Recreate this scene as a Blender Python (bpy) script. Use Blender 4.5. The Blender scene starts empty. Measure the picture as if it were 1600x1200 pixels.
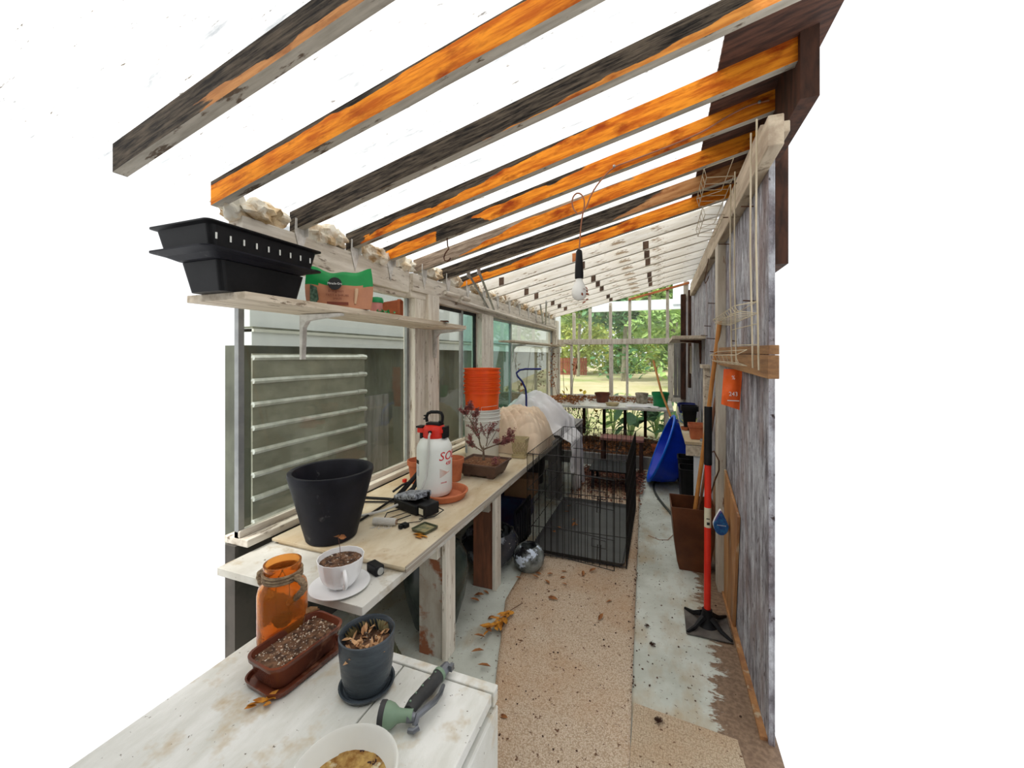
import bpy, bmesh, math, random
from mathutils import Vector, Matrix, noise as mn

sc = bpy.context.scene
C = sc.collection
R = random.Random(7)
PI = math.pi

# ------------------------------------------------------------------ camera, sky, light, exposure
cam_d = bpy.data.cameras.new('camera')
cam = bpy.data.objects.new('camera', cam_d)
C.objects.link(cam)
cam_d.sensor_fit = 'HORIZONTAL'
cam_d.sensor_width = 36.0
cam_d.lens = 620 * 36 / 1600
cam_d.shift_y = -45 / 1600
cam_d.clip_start = 0.02
cam_d.clip_end = 300
cam.location = (0, 0, 1.4)
cam.rotation_euler = (PI / 2, 0, math.atan(230 / 620))
sc.camera = cam

world = bpy.data.worlds.new('overcast_sky')
sc.world = world
world.use_nodes = True
bg = world.node_tree.nodes['Background']
bg.inputs['Color'].default_value = (0.97, 0.985, 1.0, 1)
bg.inputs['Strength'].default_value = 1.2

sun_d = bpy.data.lights.new('hazy_sun', 'SUN')
sun_d.energy = 4.5
sun_d.angle = math.radians(25)
sun_d.color = (1.0, 0.96, 0.9)
sun = bpy.data.objects.new('hazy_sun', sun_d)
C.objects.link(sun)
sun.rotation_euler = (math.radians(27), math.radians(-15), 0)

sc.view_settings.view_transform = 'Standard'
sc.view_settings.look = 'None'
sc.view_settings.gamma = 1
sc.view_settings.use_curve_mapping = False
sc.view_settings.exposure = 0.0

# ------------------------------------------------------------------ materials
MATS = {}


def _nodes(name):
    m = bpy.data.materials.new(name)
    m.use_nodes = True
    nt = m.node_tree
    return m, nt, nt.nodes['Principled BSDF']


def N(nt, t, **kw):
    n = nt.nodes.new(t)
    for k, v in kw.items():
        setattr(n, k, v)
    return n


def coords(nt, stretch, offset=0.0):
    tc = N(nt, 'ShaderNodeTexCoord')
    mp = N(nt, 'ShaderNodeMapping')
    mp.inputs['Scale'].default_value = stretch
    mp.inputs['Location'].default_value = (offset, offset * 1.7, offset * .6)
    nt.links.new(tc.outputs['Object'], mp.inputs['Vector'])
    return mp.outputs['Vector']


def noise(nt, vec, scale, detail=5, rough=.6):
    n = N(nt, 'ShaderNodeTexNoise')
    n.inputs['Scale'].default_value = scale
    n.inputs['Detail'].default_value = detail
    n.inputs['Roughness'].default_value = rough
    nt.links.new(vec, n.inputs['Vector'])
    return n.outputs['Fac']


def ramp(nt, fac, stops):
    r = N(nt, 'ShaderNodeValToRGB')
    el = r.color_ramp.elements
    while len(el) < len(stops):
        el.new(.5)
    for e, (p, c) in zip(el, stops):
        e.position = p
        e.color = (*c, 1) if len(c) == 3 else c
    nt.links.new(fac, r.inputs['Fac'])
    return r.outputs['Color']


def mixc(nt, fac, a, b):
    m = N(nt, 'ShaderNodeMix', data_type='RGBA')
    nt.links.new(fac, m.inputs[0])
    for s, v in ((6, a), (7, b)):
        if isinstance(v, tuple):
            m.inputs[s].default_value = (*v, 1)
        else:
            nt.links.new(v, m.inputs[s])
    return m.outputs[2]


def mat(name, c1, c2=None, scale=6, stretch=(1, 1, 1), rough=.7, metal=0, bump=0, bscale=None,
        spots=None, spots2=None, off=0.0, trans=0, alpha=None, spec=.3):
    """two-tone noise material; spots = (colour, scale, threshold, softness, stretch)"""
    if name in MATS:
        return MATS[name]
    m, nt, p = _nodes(name)
    p.inputs['Roughness'].default_value = rough
    p.inputs['Metallic'].default_value = metal
    p.inputs['Specular IOR Level'].default_value = spec
    if c2 is None:
        c2 = tuple(v * .8 for v in c1)
    vec = coords(nt, stretch, off)
    f = noise(nt, vec, scale)
    col = ramp(nt, f, [(.38, c2), (.62, c1)])
    for sp in (spots, spots2):
        if sp:
            sv = coords(nt, sp[4] if len(sp) > 4 else (1, 1, 1), off + 3.3 + sp[1] * .1)
            sf = noise(nt, sv, sp[1], 4, .65)
            k = ramp(nt, sf, [(sp[2] - .055, (0, 0, 0)), (min(1, sp[2] - .055 + sp[3]), (1, 1, 1))])
            col = mixc(nt, k, col, sp[0])
    nt.links.new(col, p.inputs['Base Color'])
    if bump:
        b = N(nt, 'ShaderNodeBump')
        b.inputs['Strength'].default_value = bump
        b.inputs['Distance'].default_value = .01
        bf = noise(nt, vec, bscale or scale * 3, 6, .7)
        nt.links.new(bf, b.inputs['Height'])
        nt.links.new(b.outputs['Normal'], p.inputs['Normal'])
    if trans:
        p.inputs['Transmission Weight'].default_value = trans
    MATS[name] = m
    return m


def glass(name, tint, ior=1.5, haze=0.0, hz=(.8, .85, .8)):
    m = bpy.data.materials.new(name)
    m.use_nodes = True
    nt = m.node_tree
    nt.nodes.clear()
    out = N(nt, 'ShaderNodeOutputMaterial')
    tr = N(nt, 'ShaderNodeBsdfTransparent')
    tr.inputs['Color'].default_value = (*tint, 1)
    gl = N(nt, 'ShaderNodeBsdfGlossy')
    gl.inputs['Roughness'].default_value = .02
    lw = N(nt, 'ShaderNodeLayerWeight')
    lw.inputs['Blend'].default_value = .5
    pw = N(nt, 'ShaderNodeMath', operation='POWER')
    nt.links.new(lw.outputs['Facing'], pw.inputs[0])
    pw.inputs[1].default_value = 4.0
    fr = N(nt, 'ShaderNodeMath', operation='MULTIPLY_ADD')
    nt.links.new(pw.outputs[0], fr.inputs[0])
    fr.inputs[1].default_value = .8
    fr.inputs[2].default_value = ((ior - 1) / (ior + 1)) ** 2
    mx = N(nt, 'ShaderNodeMixShader')
    nt.links.new(fr.outputs[0], mx.inputs[0])
    nt.links.new(tr.outputs[0], mx.inputs[1])
    nt.links.new(gl.outputs[0], mx.inputs[2])
    last = mx.outputs[0]
    if haze:
        df = N(nt, 'ShaderNodeBsdfDiffuse')
        df.inputs['Color'].default_value = (*hz, 1)
        v = coords(nt, (1, 1, .25))
        f = noise(nt, v, 5, 5)
        k = N(nt, 'ShaderNodeMath', operation='MULTIPLY')
        k.inputs[1].default_value = haze * 2
        nt.links.new(f, k.inputs[0])
        m2 = N(nt, 'ShaderNodeMixShader')
        nt.links.new(k.outputs[0], m2.inputs[0])
        nt.links.new(last, m2.inputs[1])
        nt.links.new(df.outputs[0], m2.inputs[2])
        last = m2.outputs[0]
    nt.links.new(last, out.inputs['Surface'])
    MATS[name] = m
    return m


WHITE_PAINT = mat('white_paint', (.74, .7, .62), (.52, .48, .41), 5, (1, 1, 1), .65, bump=.25, bscale=40,
                  spots=((.3, .24, .17), 9, .62, .1, (1, 1, 1)))
POST_PAINT = mat('post_paint', (.82, .78, .69), (.62, .56, .47), 5, (6, 6, .6), .65, bump=.3, bscale=16,
                 spots=((.32, .25, .18), 9, .66, .06, (6, 6, 1)))
BEAM_PAINT = mat('beam_paint', (.78, .73, .64), (.56, .50, .41), 4, (6, .7, 6), .7, bump=.3, bscale=14,
                 spots=((.25, .2, .15), 7, .64, .08, (4, 1, 4)))
SHELF_WOOD = mat('shelf_wood', (.72, .63, .5), (.5, .41, .3), 4, (8, .8, 8), .7, bump=.3, bscale=14,
                 spots=((.25, .19, .13), 9, .68, .05, (4, 1, 4)))
CAB_PAINT = mat('cabinet_paint', (.78, .78, .74), (.62, .62, .56), 4, (3, 1, 1), .5, bump=.15, bscale=30,
                spots=((.55, .46, .32), 8, .6, .15), spots2=((.12, .09, .06), 60, .73, .03))
BENCH_PLY = mat('bench_plywood', (.66, .58, .43), (.52, .41, .26), 3, (2.5, 1, 1), .65, bump=.15, bscale=30,
                spots=((.36, .2, .08), 4, .62, .18), spots2=((.14, .09, .05), 60, .72, .04))
PLY_EDGE = mat('plywood_edge', (.58, .55, .48), (.3, .25, .2), 3, (4, .4, 60), .8)
BENCH_BASE = mat('bench_base_paint', (.66, .65, .6), (.5, .48, .42), 4, (1, 1, 1), .6, bump=.15, bscale=30,
                 spots=((.4, .33, .22), 7, .6, .14), spots2=((.1, .08, .06), 55, .74, .03))
LEG_WOOD = mat('leg_board', (.46, .43, .37), (.34, .29, .23), 5, (3, 3, 1), .8, bump=.3,
               spots=((.25, .09, .04), 7, .58, .08))
RED_WOOD = mat('red_brown_board', (.26, .1, .05), (.14, .06, .035), 5, (5, 5, .7), .75, bump=.3)
GREY_BOARD = mat('grey_weathered_board', (.34, .33, .32), (.2, .19, .18), 5, (4, 4, .5), .85, bump=.3)
DARK_BROWN = mat('dark_brown_wood', (.085, .035, .02), (.035, .018, .012), 6, (4, 4, 1), .8)
SHEATH = mat('brown_sheathing', (.13, .06, .04), (.045, .025, .02), 7, (1, 6, 1), .85, bump=.4)
DARK_WALL = mat('dark_wall_board', (.09, .08, .07), (.04, .04, .035), 4, (1, 1, 1), .9)
FLOOR = mat('painted_plywood_floor', (.50, .52, .46), (.37, .37, .31), 3, (1, 1, 1), .55, bump=.1, bscale=20,
            spots=((.30, .22, .12), 3.2, .6, .16), spots2=((.07, .04, .025), 55, .69, .03))
CARPET = mat('beige_looped_carpet', (.68, .56, .42), (.36, .25, .15), 110, (1, 1, 1), .95, bump=.9, bscale=190,
             spots=((.30, .16, .07), 3, .6, .2), spots2=((.1, .045, .02), 50, .69, .03))
MAT_BEIGE = mat('flat_woven_mat', (.56, .45, .31), (.34, .25, .15), 45, (1, 1, 1), .95, bump=.9, bscale=80,
                spots2=((.1, .05, .03), 50, .7, .03))
SOIL = mat('potting_soil', (.23, .12, .065), (.05, .027, .018), 55, rough=.95, bump=1, bscale=60,
           spots=((.75, .68, .58), 110, .68, .03))
DIRT = mat('loose_dirt', (.2, .13, .08), (.1, .06, .04), 30, rough=.95, bump=.8, bscale=60)
GALV = mat('galvanised_steel', (.5, .5, .48), (.33, .34, .33), 12, rough=.45, metal=.7)
TIE = mat('painted_metal_tie', (.74, .72, .68), (.5, .48, .44), 20, rough=.5, metal=.2)
FOAM = mat('insulation_foam', (.78, .62, .40), (.42, .25, .10), 9, rough=.95, bump=.8, bscale=30,
           spots=((.85, .8, .68), 7, .5, .15))
BLACK = mat('black_plastic', (.012, .012, .013), (.006, .006, .007), 8, rough=.45, spec=.18)
CHAR = mat('charcoal_pot', (.014, .014, .02), (.008, .008, .011), 6, rough=.5, bump=.1, bscale=20,
           spots=((.07, .07, .07), 12, .7, .08), spec=.15)
RED = mat('red_plastic', (.72, .035, .015), (.6, .02, .01), 5, rough=.4)
ORANGE = mat('orange_plastic', (.95, .13, .012), (.85, .09, .008), 3, rough=.42)
BUCKET_WHITE = mat('white_bucket_plastic', (.74, .75, .71), (.66, .67, .62), 4, rough=.45)
TANK = mat('translucent_tank_plastic', (.78, .8, .76), (.7, .73, .69), 3, rough=.35)
TERRA = mat('terracotta', (.55, .17, .075), (.42, .115, .05), 8, rough=.75, bump=.1)
BROWN_GLAZE = mat('brown_glaze', (.17, .048, .025), (.085, .025, .015), 6, rough=.2,
                  spots=((.32, .14, .08), 7, .62, .1))
BONSAI_CLAY = mat('dark_bonsai_clay', (.12, .07, .05), (.085, .05, .036), 9, rough=.6)
GREYPOT = mat('slate_ceramic', (.07, .085, .10), (.035, .045, .055), 5, (1, 1, 4), rough=.25, bump=.6, bscale=9)
CERAMIC = mat('white_ceramic', (.88, .88, .88), (.82, .82, .82), 4, rough=.2)
ENAMEL = mat('cream_enamel', (.8, .81, .78), (.74, .74, .68), 3, rough=.25)
CRUST = mat('yellow_crust', (.62, .4, .13), (.3, .14, .035), 40, rough=.9, bump=.8,
            spots=((.04, .015, .02), 28, .68, .03), spots2=((.8, .72, .5), 20, .62, .06))
ROPE = mat('jute_rope', (.45, .33, .2), (.2, .13, .08), 60, (1, 1, 3), .9, bump=.9, bscale=80)
GREEN = mat('green_plastic', (.012, .26, .085), (.01, .2, .065), 5, rough=.4)
NOZ_GREEN = mat('sage_green_metal', (.2, .29, .2), (.15, .23, .155), 6, rough=.4)
NOZ_BLACK = mat('rubber_grip', (.05, .05, .05), (.03, .03, .03), 9, rough=.6)
NOZ_GREY = mat('grey_metal', (.17, .18, .2), (.11, .12, .13), 9, rough=.35, metal=.5)
BLUE = mat('blue_plastic', (.006, .045, .62), (.004, .03, .42), 3, rough=.3)
BLUE_RIM = mat('blue_plastic_rim', (.01, .16, .8), (.008, .11, .7), 3, rough=.3)
NAVY = mat('navy_plastic', (.012, .02, .16), (.01, .015, .1), 4, rough=.4)
COPPER = mat('bronze_plastic', (.17, .06, .026), (.10, .036, .018), 5, rough=.38, metal=.3)
STICK = mat('varnished_handle', (.58, .26, .07), (.45, .18, .05), 6, (6, 6, 1), .4)
STICK2 = mat('dull_handle', (.28, .13, .07), (.2, .09, .05), 6, (6, 6, 1), .6)
TAN_WOOD = mat('tan_plywood', (.46, .23, .09), (.28, .13, .06), 4, (4, 4, .6), .6,
               spots=((.5, .4, .27), 6, .62, .1, (3, 3, .6)))
PLANK = mat('brown_plank', (.36, .19, .08), (.2, .1, .045), 5, (4, .6, 8), .7, bump=.3)
WIRE = mat('black_wire', (.02, .018, .016), (.012, .01, .01), 9, rough=.5)
TRAY = mat('crate_tray_plastic', (.055, .055, .053), (.038, .038, .037), 5, rough=.45)
CREAMWIRE = mat('cream_coated_wire', (.58, .5, .36), (.45, .38, .26), 9, rough=.6)
RUST = mat('rusty_iron', (.12, .05, .025), (.05, .02, .012), 20, rough=.8)
QUILT = mat('beige_quilt', (.78, .63, .47), (.68, .52, .37), 4, rough=.9, bump=.3, bscale=22)
SHEET = mat('white_bedding', (.74, .73, .74), (.64, .63, .64), 3, rough=.9, bump=.1)
LEAF_DRY = mat('dry_leaf', (.36, .15, .05), (.16, .055, .02), 30, rough=.8)
LEAF_YEL = mat('yellowed_leaf', (.66, .30, .035), (.42, .15, .02), 40, rough=.7)
LEAF_TAN = mat('tan_leaf', (.62, .38, .2), (.4, .2, .09), 40, rough=.8)
LEAF_RED = mat('dark_red_leaf', (.34, .12, .11), (.2, .07, .07), 30, rough=.7)
BARK = mat('bonsai_bark', (.2, .15, .1), (.1, .07, .05), 30, rough=.9)
STEM = mat('plant_stem', (.17, .08, .05), (.08, .04, .03), 20, rough=.8)
TWINE = mat('white_twine', (.92, .9, .84), (.8, .77, .7), 50, (1, 8, 8), .9, bump=.8)
VASE = mat('dark_green_glaze', (.035, .05, .042), (.018, .024, .02), 4, rough=.25,
           spots=((.2, .2, .15), 5, .66, .06))
OLIVE = mat('olive_glaze', (.09, .1, .05), (.04, .045, .025), 6, rough=.3, bump=.5)
STONE = mat('pale_stone_glaze', (.5, .45, .37), (.2, .17, .13), 12, rough=.5, bump=.4)
MARBLE = mat('marbled_glaze', (.26, .29, .28), (.012, .012, .014), 9, rough=.2,
             spots=((.6, .68, .8), 10, .66, .04))
SPECK = mat('speckled_ink', (.4, .43, .48), (.03, .03, .035), 90, rough=.5)
LATTICE = mat('straw_plastic', (.55, .46, .27), (.42, .34, .19), 6, rough=.6)
ALU = mat('corrugated_aluminium', (.34, .34, .29), (.22, .22, .18), 3, (1, 1, 2), .5, .15)
ALU_RIDGE = mat('bare_aluminium_ridge', (.7, .73, .72), (.5, .52, .5), 12, rough=.4, metal=.3)
SIDING = mat('pale_siding', (.84, .88, .92), (.78, .82, .86), 3, rough=.5)
SIDING_SH = mat('shadowed_skirting', (.15, .16, .12), (.085, .09, .07), 2.5, (1, 1, .6), .9)  # neighbour's lower wall, its shadow put into the dark olive colour
SIDING_GAP = mat('siding_groove', (.22, .23, .19), (.12, .13, .1), 8, rough=.8)
ALUFRAME = mat('window_aluminium', (.36, .37, .36), (.26, .27, .27), 9, rough=.4, metal=.5)
DARKFRAME = mat('dark_window_seal', (.03, .03, .03), (.02, .02, .02), 9, rough=.6)
LAWN = mat('dry_lawn', (.62, .54, .36), (.52, .46, .26), .5, (1, .6, 1), .95, spots=((.3, .36, .12), .35, .56, .2))
BUSH = mat('sunlit_leaves', (.50, .66, .22), (.22, .38, .12), 1.2, rough=.7)
BUSH_Y = mat('yellow_green_leaves', (.85, .88, .32), (.55, .66, .2), 1.5, rough=.7)
BUSH_D = mat('deep_green_leaves', (.17, .36, .16), (.07, .18, .08), 3, rough=.5)
TREE_BARK = mat('tree_bark', (.34, .32, .24), (.2, .18, .13), 5, (3, 3, 1), .9)
FENCE = mat('red_fence_wood', (.36, .1, .06), (.28, .08, .05), 5, rough=.8)
PEAT = mat('bed_mulch', (.17, .08, .045), (.07, .035, .02), 14, rough=.95, bump=1, bscale=25)
RUSTORANGE = mat('orange_stained_trim', (.62, .22, .08), (.45, .14, .05), 8, rough=.6)
LABEL_TAN = mat('printed_salmon', (.52, .23, .12), (.42, .18, .1), 8, rough=.4)
BAG_GREEN = mat('bag_green_film', (.01, .30, .07), (.008, .2, .05), 5, rough=.28)
INK = mat('black_ink', (.015, .015, .015), rough=.5)
INK_W = mat('white_ink', (.85, .85, .82), rough=.5)
INK_R = mat('red_ink', (.62, .02, .03), rough=.5)
INK_DR = mat('dark_red_ink', (.2, .05, .03), rough=.5)
PINK = mat('pink_label', (.6, .25, .22), (.5, .2, .18), 6, rough=.4)
ORANGE_BAG = mat('orange_packet_film', (.9, .14, .02), (.7, .09, .015), 6, rough=.35, bump=.3)
STICKER = mat('cream_sticker', (.7, .66, .5), (.6, .55, .4), 9, rough=.5)
BLUEBRUSH = mat('blue_bristle', (.03, .18, .45), (.02, .08, .3), 60, rough=.7, bump=.6)
CARD = mat('cardboard', (.36, .2, .1), (.26, .14, .07), 4, rough=.9)
CLEAR = glass('window_glass', (.94, .95, .90), 1.5, .03, (.6, .64, .55))
CLEAR2 = glass('tinted_window_glass', (.66, .85, .78), 1.6, .07, (.45, .62, .55))
CLEAR3 = glass('clear_end_glass', (.97, .99, .97), 1.35, .05)


def amber_mat():
    m, nt, p = _nodes('amber_jar_glass')
    p.inputs['Base Color'].default_value = (.95, .42, .10, 1)
    p.inputs['Roughness'].default_value = .08
    p.inputs['IOR'].default_value = 1.2
    p.inputs['Transmission Weight'].default_value = .85
    v = coords(nt, (1, 1, 1))
    vo = N(nt, 'ShaderNodeTexVoronoi')
    vo.inputs['Scale'].default_value = 130
    nt.links.new(v, vo.inputs['Vector'])
    b = N(nt, 'ShaderNodeBump')
    b.inputs['Strength'].default_value = .35
    b.inputs['Distance'].default_value = .0015
    nt.links.new(vo.outputs['Distance'], b.inputs['Height'])
    nt.links.new(b.outputs['Normal'], p.inputs['Normal'])
    return m


AMBER = amber_mat()


def roof_mat():
    m, nt, p = _nodes('translucent_corrugated_plastic')
    out = [n for n in nt.nodes if n.type == 'OUTPUT_MATERIAL'][0]
    tl = N(nt, 'ShaderNodeBsdfTranslucent')
    v = coords(nt, (.5, 3, 1))
    f = noise(nt, v, 14, 6, .7)
    col = ramp(nt, f, [(.3, (.97, .97, .96)), (.64, (.95, .95, .94)), (.74, (.7, .68, .62))])
    fv = coords(nt, (2.2, 14, 1), 3)
    ff = noise(nt, fv, 7, 5, .7)
    kf = ramp(nt, ff, [(.63, (0, 0, 0)), (.67, (1, 1, 1))])
    col = mixc(nt, kf, col, (.16, .14, .11))
    gv = coords(nt, (.7, 5, 1), 6)
    gf = noise(nt, gv, 5, 5, .7)
    kg = ramp(nt, gf, [(.45, (0, 0, 0)), (.7, (1, 1, 1))])
    col = mixc(nt, kg, col, (.40, .42, .44))
    nt.links.new(col, tl.inputs['Color'])
    nt.links.new(col, p.inputs['Base Color'])
    p.inputs['Roughness'].default_value = .5
    mx = N(nt, 'ShaderNodeMixShader')
    mx.inputs[0].default_value = .8
    nt.links.new(p.outputs[0], mx.inputs[1])
    nt.links.new(tl.outputs[0], mx.inputs[2])
    nt.links.new(mx.outputs[0], out.inputs['Surface'])
    return m


ROOF = roof_mat()


def rafter_mat(name, off, base1, base2, dark1, dark2):
    m, nt, p = _nodes(name)
    p.inputs['Specular IOR Level'].default_value = .15
    p.inputs['Roughness'].default_value = .7
    v = coords(nt, (1, 1, 9), off)
    g = noise(nt, v, 5, 6, .65)
    v2 = coords(nt, (1, 1, 2.5), off + 5)
    g2 = noise(nt, v2, 6, 4, .6)
    base = ramp(nt, g, [(.4, base2), (.6, base1)])
    blot = ramp(nt, g2, [(.52, (0, 0, 0)), (.68, (1, 1, 1))])
    base = mixc(nt, blot, base, (base2[0] * .55, base2[1] * .35, base2[2] * .3))
    vk = coords(nt, (1, 1, 1), off + 2)
    vo = N(nt, 'ShaderNodeTexVoronoi')
    vo.inputs['Scale'].default_value = 5
    nt.links.new(vk, vo.inputs['Vector'])
    kn = ramp(nt, vo.outputs['Distance'], [(.05, (1, 1, 1)), (.1, (0, 0, 0))])
    base = mixc(nt, kn, base, (.16, .035, .008))
    vd = coords(nt, (1.2, 1, 14), off)
    gd = noise(nt, vd, 6, 6, .7)
    dark = ramp(nt, gd, [(.4, dark2), (.64, dark1)])
    at = N(nt, 'ShaderNodeAttribute', attribute_name='stain')
    ns = N(nt, 'ShaderNodeMath', operation='MULTIPLY_ADD')
    nt.links.new(g, ns.inputs[0])
    ns.inputs[1].default_value = 1.4
    nt.links.new(at.outputs['Fac'], ns.inputs[2])
    n6 = N(nt, 'ShaderNodeMath', operation='MULTIPLY')
    n6.inputs[1].default_value = .6
    nt.links.new(ns.outputs[0], n6.inputs[0])
    k = ramp(nt, n6.outputs[0], [(.68, (0, 0, 0)), (.745, (1, 1, 1))])
    col = mixc(nt, k, base, dark)
    nt.links.new(col, p.inputs['Base Color'])
    b = N(nt, 'ShaderNodeBump')
    b.inputs['Strength'].default_value = .35
    b.inputs['Distance'].default_value = .006
    nt.links.new(gd, b.inputs['Height'])
    nt.links.new(b.outputs['Normal'], p.inputs['Normal'])
    return m


def wall_boards_mat():
    m, nt, p = _nodes('weathered_grey_siding')
    p.inputs['Roughness'].default_value = .8
    v = coords(nt, (1, 2.6, .7))
    g = noise(nt, v, 7, 9, .75)
    v2 = coords(nt, (1, 1.6, .7), 4)
    g2 = noise(nt, v2, 3.2, 5, .6)
    col = ramp(nt, g, [(.34, (.07, .06, .07)), (.45, (.20, .19, .21)), (.54, (.36, .36, .39)), (.66, (.60, .62, .66))])
    k = ramp(nt, g2, [(.48, (0, 0, 0)), (.66, (.7, .7, .7))])
    col = mixc(nt, k, col, (.21, .14, .125))
    sv = coords(nt, (1, 3, 1), 9)
    s = noise(nt, sv, 22, 4, .6)
    k2 = ramp(nt, s, [(.62, (0, 0, 0)), (.66, (1, 1, 1))])
    col = mixc(nt, k2, col, (.045, .03, .03))
    nt.links.new(col, p.inputs['Base Color'])
    b = N(nt, 'ShaderNodeBump')
    b.inputs['Strength'].default_value = .5
    b.inputs['Distance'].default_value = .01
    nt.links.new(g, b.inputs['Height'])
    nt.links.new(b.outputs['Normal'], p.inputs['Normal'])
    return m


WALLB = wall_boards_mat()


def floor_mat():
    m, nt, p = _nodes('flaking_painted_floor')
    p.inputs['Roughness'].default_value = .6
    v = coords(nt, (1, 1, 1))
    f = noise(nt, v, 3, 5)
    col = ramp(nt, f, [(.38, (.44, .46, .40)), (.6, (.60, .63, .57))])
    v2 = coords(nt, (1, .5, 1), 3)
    f2 = noise(nt, v2, 5, 5, .6)
    k = ramp(nt, f2, [(.5, (0, 0, 0)), (.66, (.8, .8, .8))])
    col = mixc(nt, k, col, (.40, .31, .19))
    f3 = noise(nt, v, 55, 4, .6)
    k = ramp(nt, f3, [(.64, (0, 0, 0)), (.67, (1, 1, 1))])
    col = mixc(nt, k, col, (.09, .05, .03))
    tc = N(nt, 'ShaderNodeTexCoord')
    sx = N(nt, 'ShaderNodeSeparateXYZ')
    nt.links.new(tc.outputs['Object'], sx.inputs[0])
    nz = noise(nt, coords(nt, (.6, 1.4, 1), 1), 14, 8, .75)
    nb = noise(nt, coords(nt, (1, 1, 1), 8), 2.2, 2, .5)
    a = N(nt, 'ShaderNodeMath', operation='MULTIPLY_ADD')
    nt.links.new(nz, a.inputs[0])
    a.inputs[1].default_value = .34
    nt.links.new(sx.outputs[0], a.inputs[2])
    c = N(nt, 'ShaderNodeMath', operation='MULTIPLY_ADD')
    nt.links.new(nb, c.inputs[0])
    c.inputs[1].default_value = .25
    nt.links.new(a.outputs[0], c.inputs[2])
    k = ramp(nt, c.outputs[0], [(.535, (0, 0, 0)), (.55, (1, 1, 1))])
    brown = ramp(nt, f3, [(.4, (.17, .105, .065)), (.62, (.27, .18, .115))])
    col = mixc(nt, k, col, brown)
    nt.links.new(col, p.inputs['Base Color'])
    b = N(nt, 'ShaderNodeBump')
    b.inputs['Strength'].default_value = .3
    b.inputs['Distance'].default_value = .004
    b.invert = True
    nt.links.new(k, b.inputs['Height'])
    nt.links.new(b.outputs['Normal'], p.inputs['Normal'])
    return m


FLOOR = floor_mat()


def carpet_mat(name, c1, c2, sc_, wave=False):
    m, nt, p = _nodes(name)
    p.inputs['Roughness'].default_value = .95
    v = coords(nt, (1, 1, 1))
    vo = N(nt, 'ShaderNodeTexVoronoi')
    vo.inputs['Scale'].default_value = sc_
    vo.inputs['Randomness'].default_value = .7
    nt.links.new(v, vo.inputs['Vector'])
    col = ramp(nt, vo.outputs['Distance'], [(.25, c1), (.75, c2)])
    f = noise(nt, v, 1.6, 4, .6)
    k = ramp(nt, f, [(.45, (0, 0, 0)), (.68, (.55, .55, .55))])
    col = mixc(nt, k, col, (.42, .22, .09))
    f3 = noise(nt, v, 45, 4, .6)
    k = ramp(nt, f3, [(.64, (0, 0, 0)), (.68, (1, 1, 1))])
    col = mixc(nt, k, col, (.13, .06, .03))
    hgt = vo.outputs['Distance']
    if wave:
        w = N(nt, 'ShaderNodeTexWave')
        w.wave_type = 'RINGS'
        w.inputs['Scale'].default_value = 14
        w.inputs['Distortion'].default_value = 0
        br = N(nt, 'ShaderNodeTexBrick')
        br.inputs['Scale'].default_value = 9
        nt.links.new(v, br.inputs['Vector'])
        kk = ramp(nt, br.outputs['Fac'], [(.4, (0, 0, 0)), (.6, (.22, .22, .22))])
        col = mixc(nt, kk, col, (.26, .18, .1))
    nt.links.new(col, p.inputs['Base Color'])
    b = N(nt, 'ShaderNodeBump')
    b.inputs['Strength'].default_value = .8
    b.inputs['Distance'].default_value = .004
    b.invert = True
    nt.links.new(hgt, b.inputs['Height'])
    nt.links.new(b.outputs['Normal'], p.inputs['Normal'])
    return m


CARPET = carpet_mat('looped_carpet', (.68, .56, .43), (.40, .29, .19), 185)
MAT_BEIGE = carpet_mat('patterned_flat_mat', (.56, .45, .32), (.34, .25, .16), 160, True)


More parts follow.
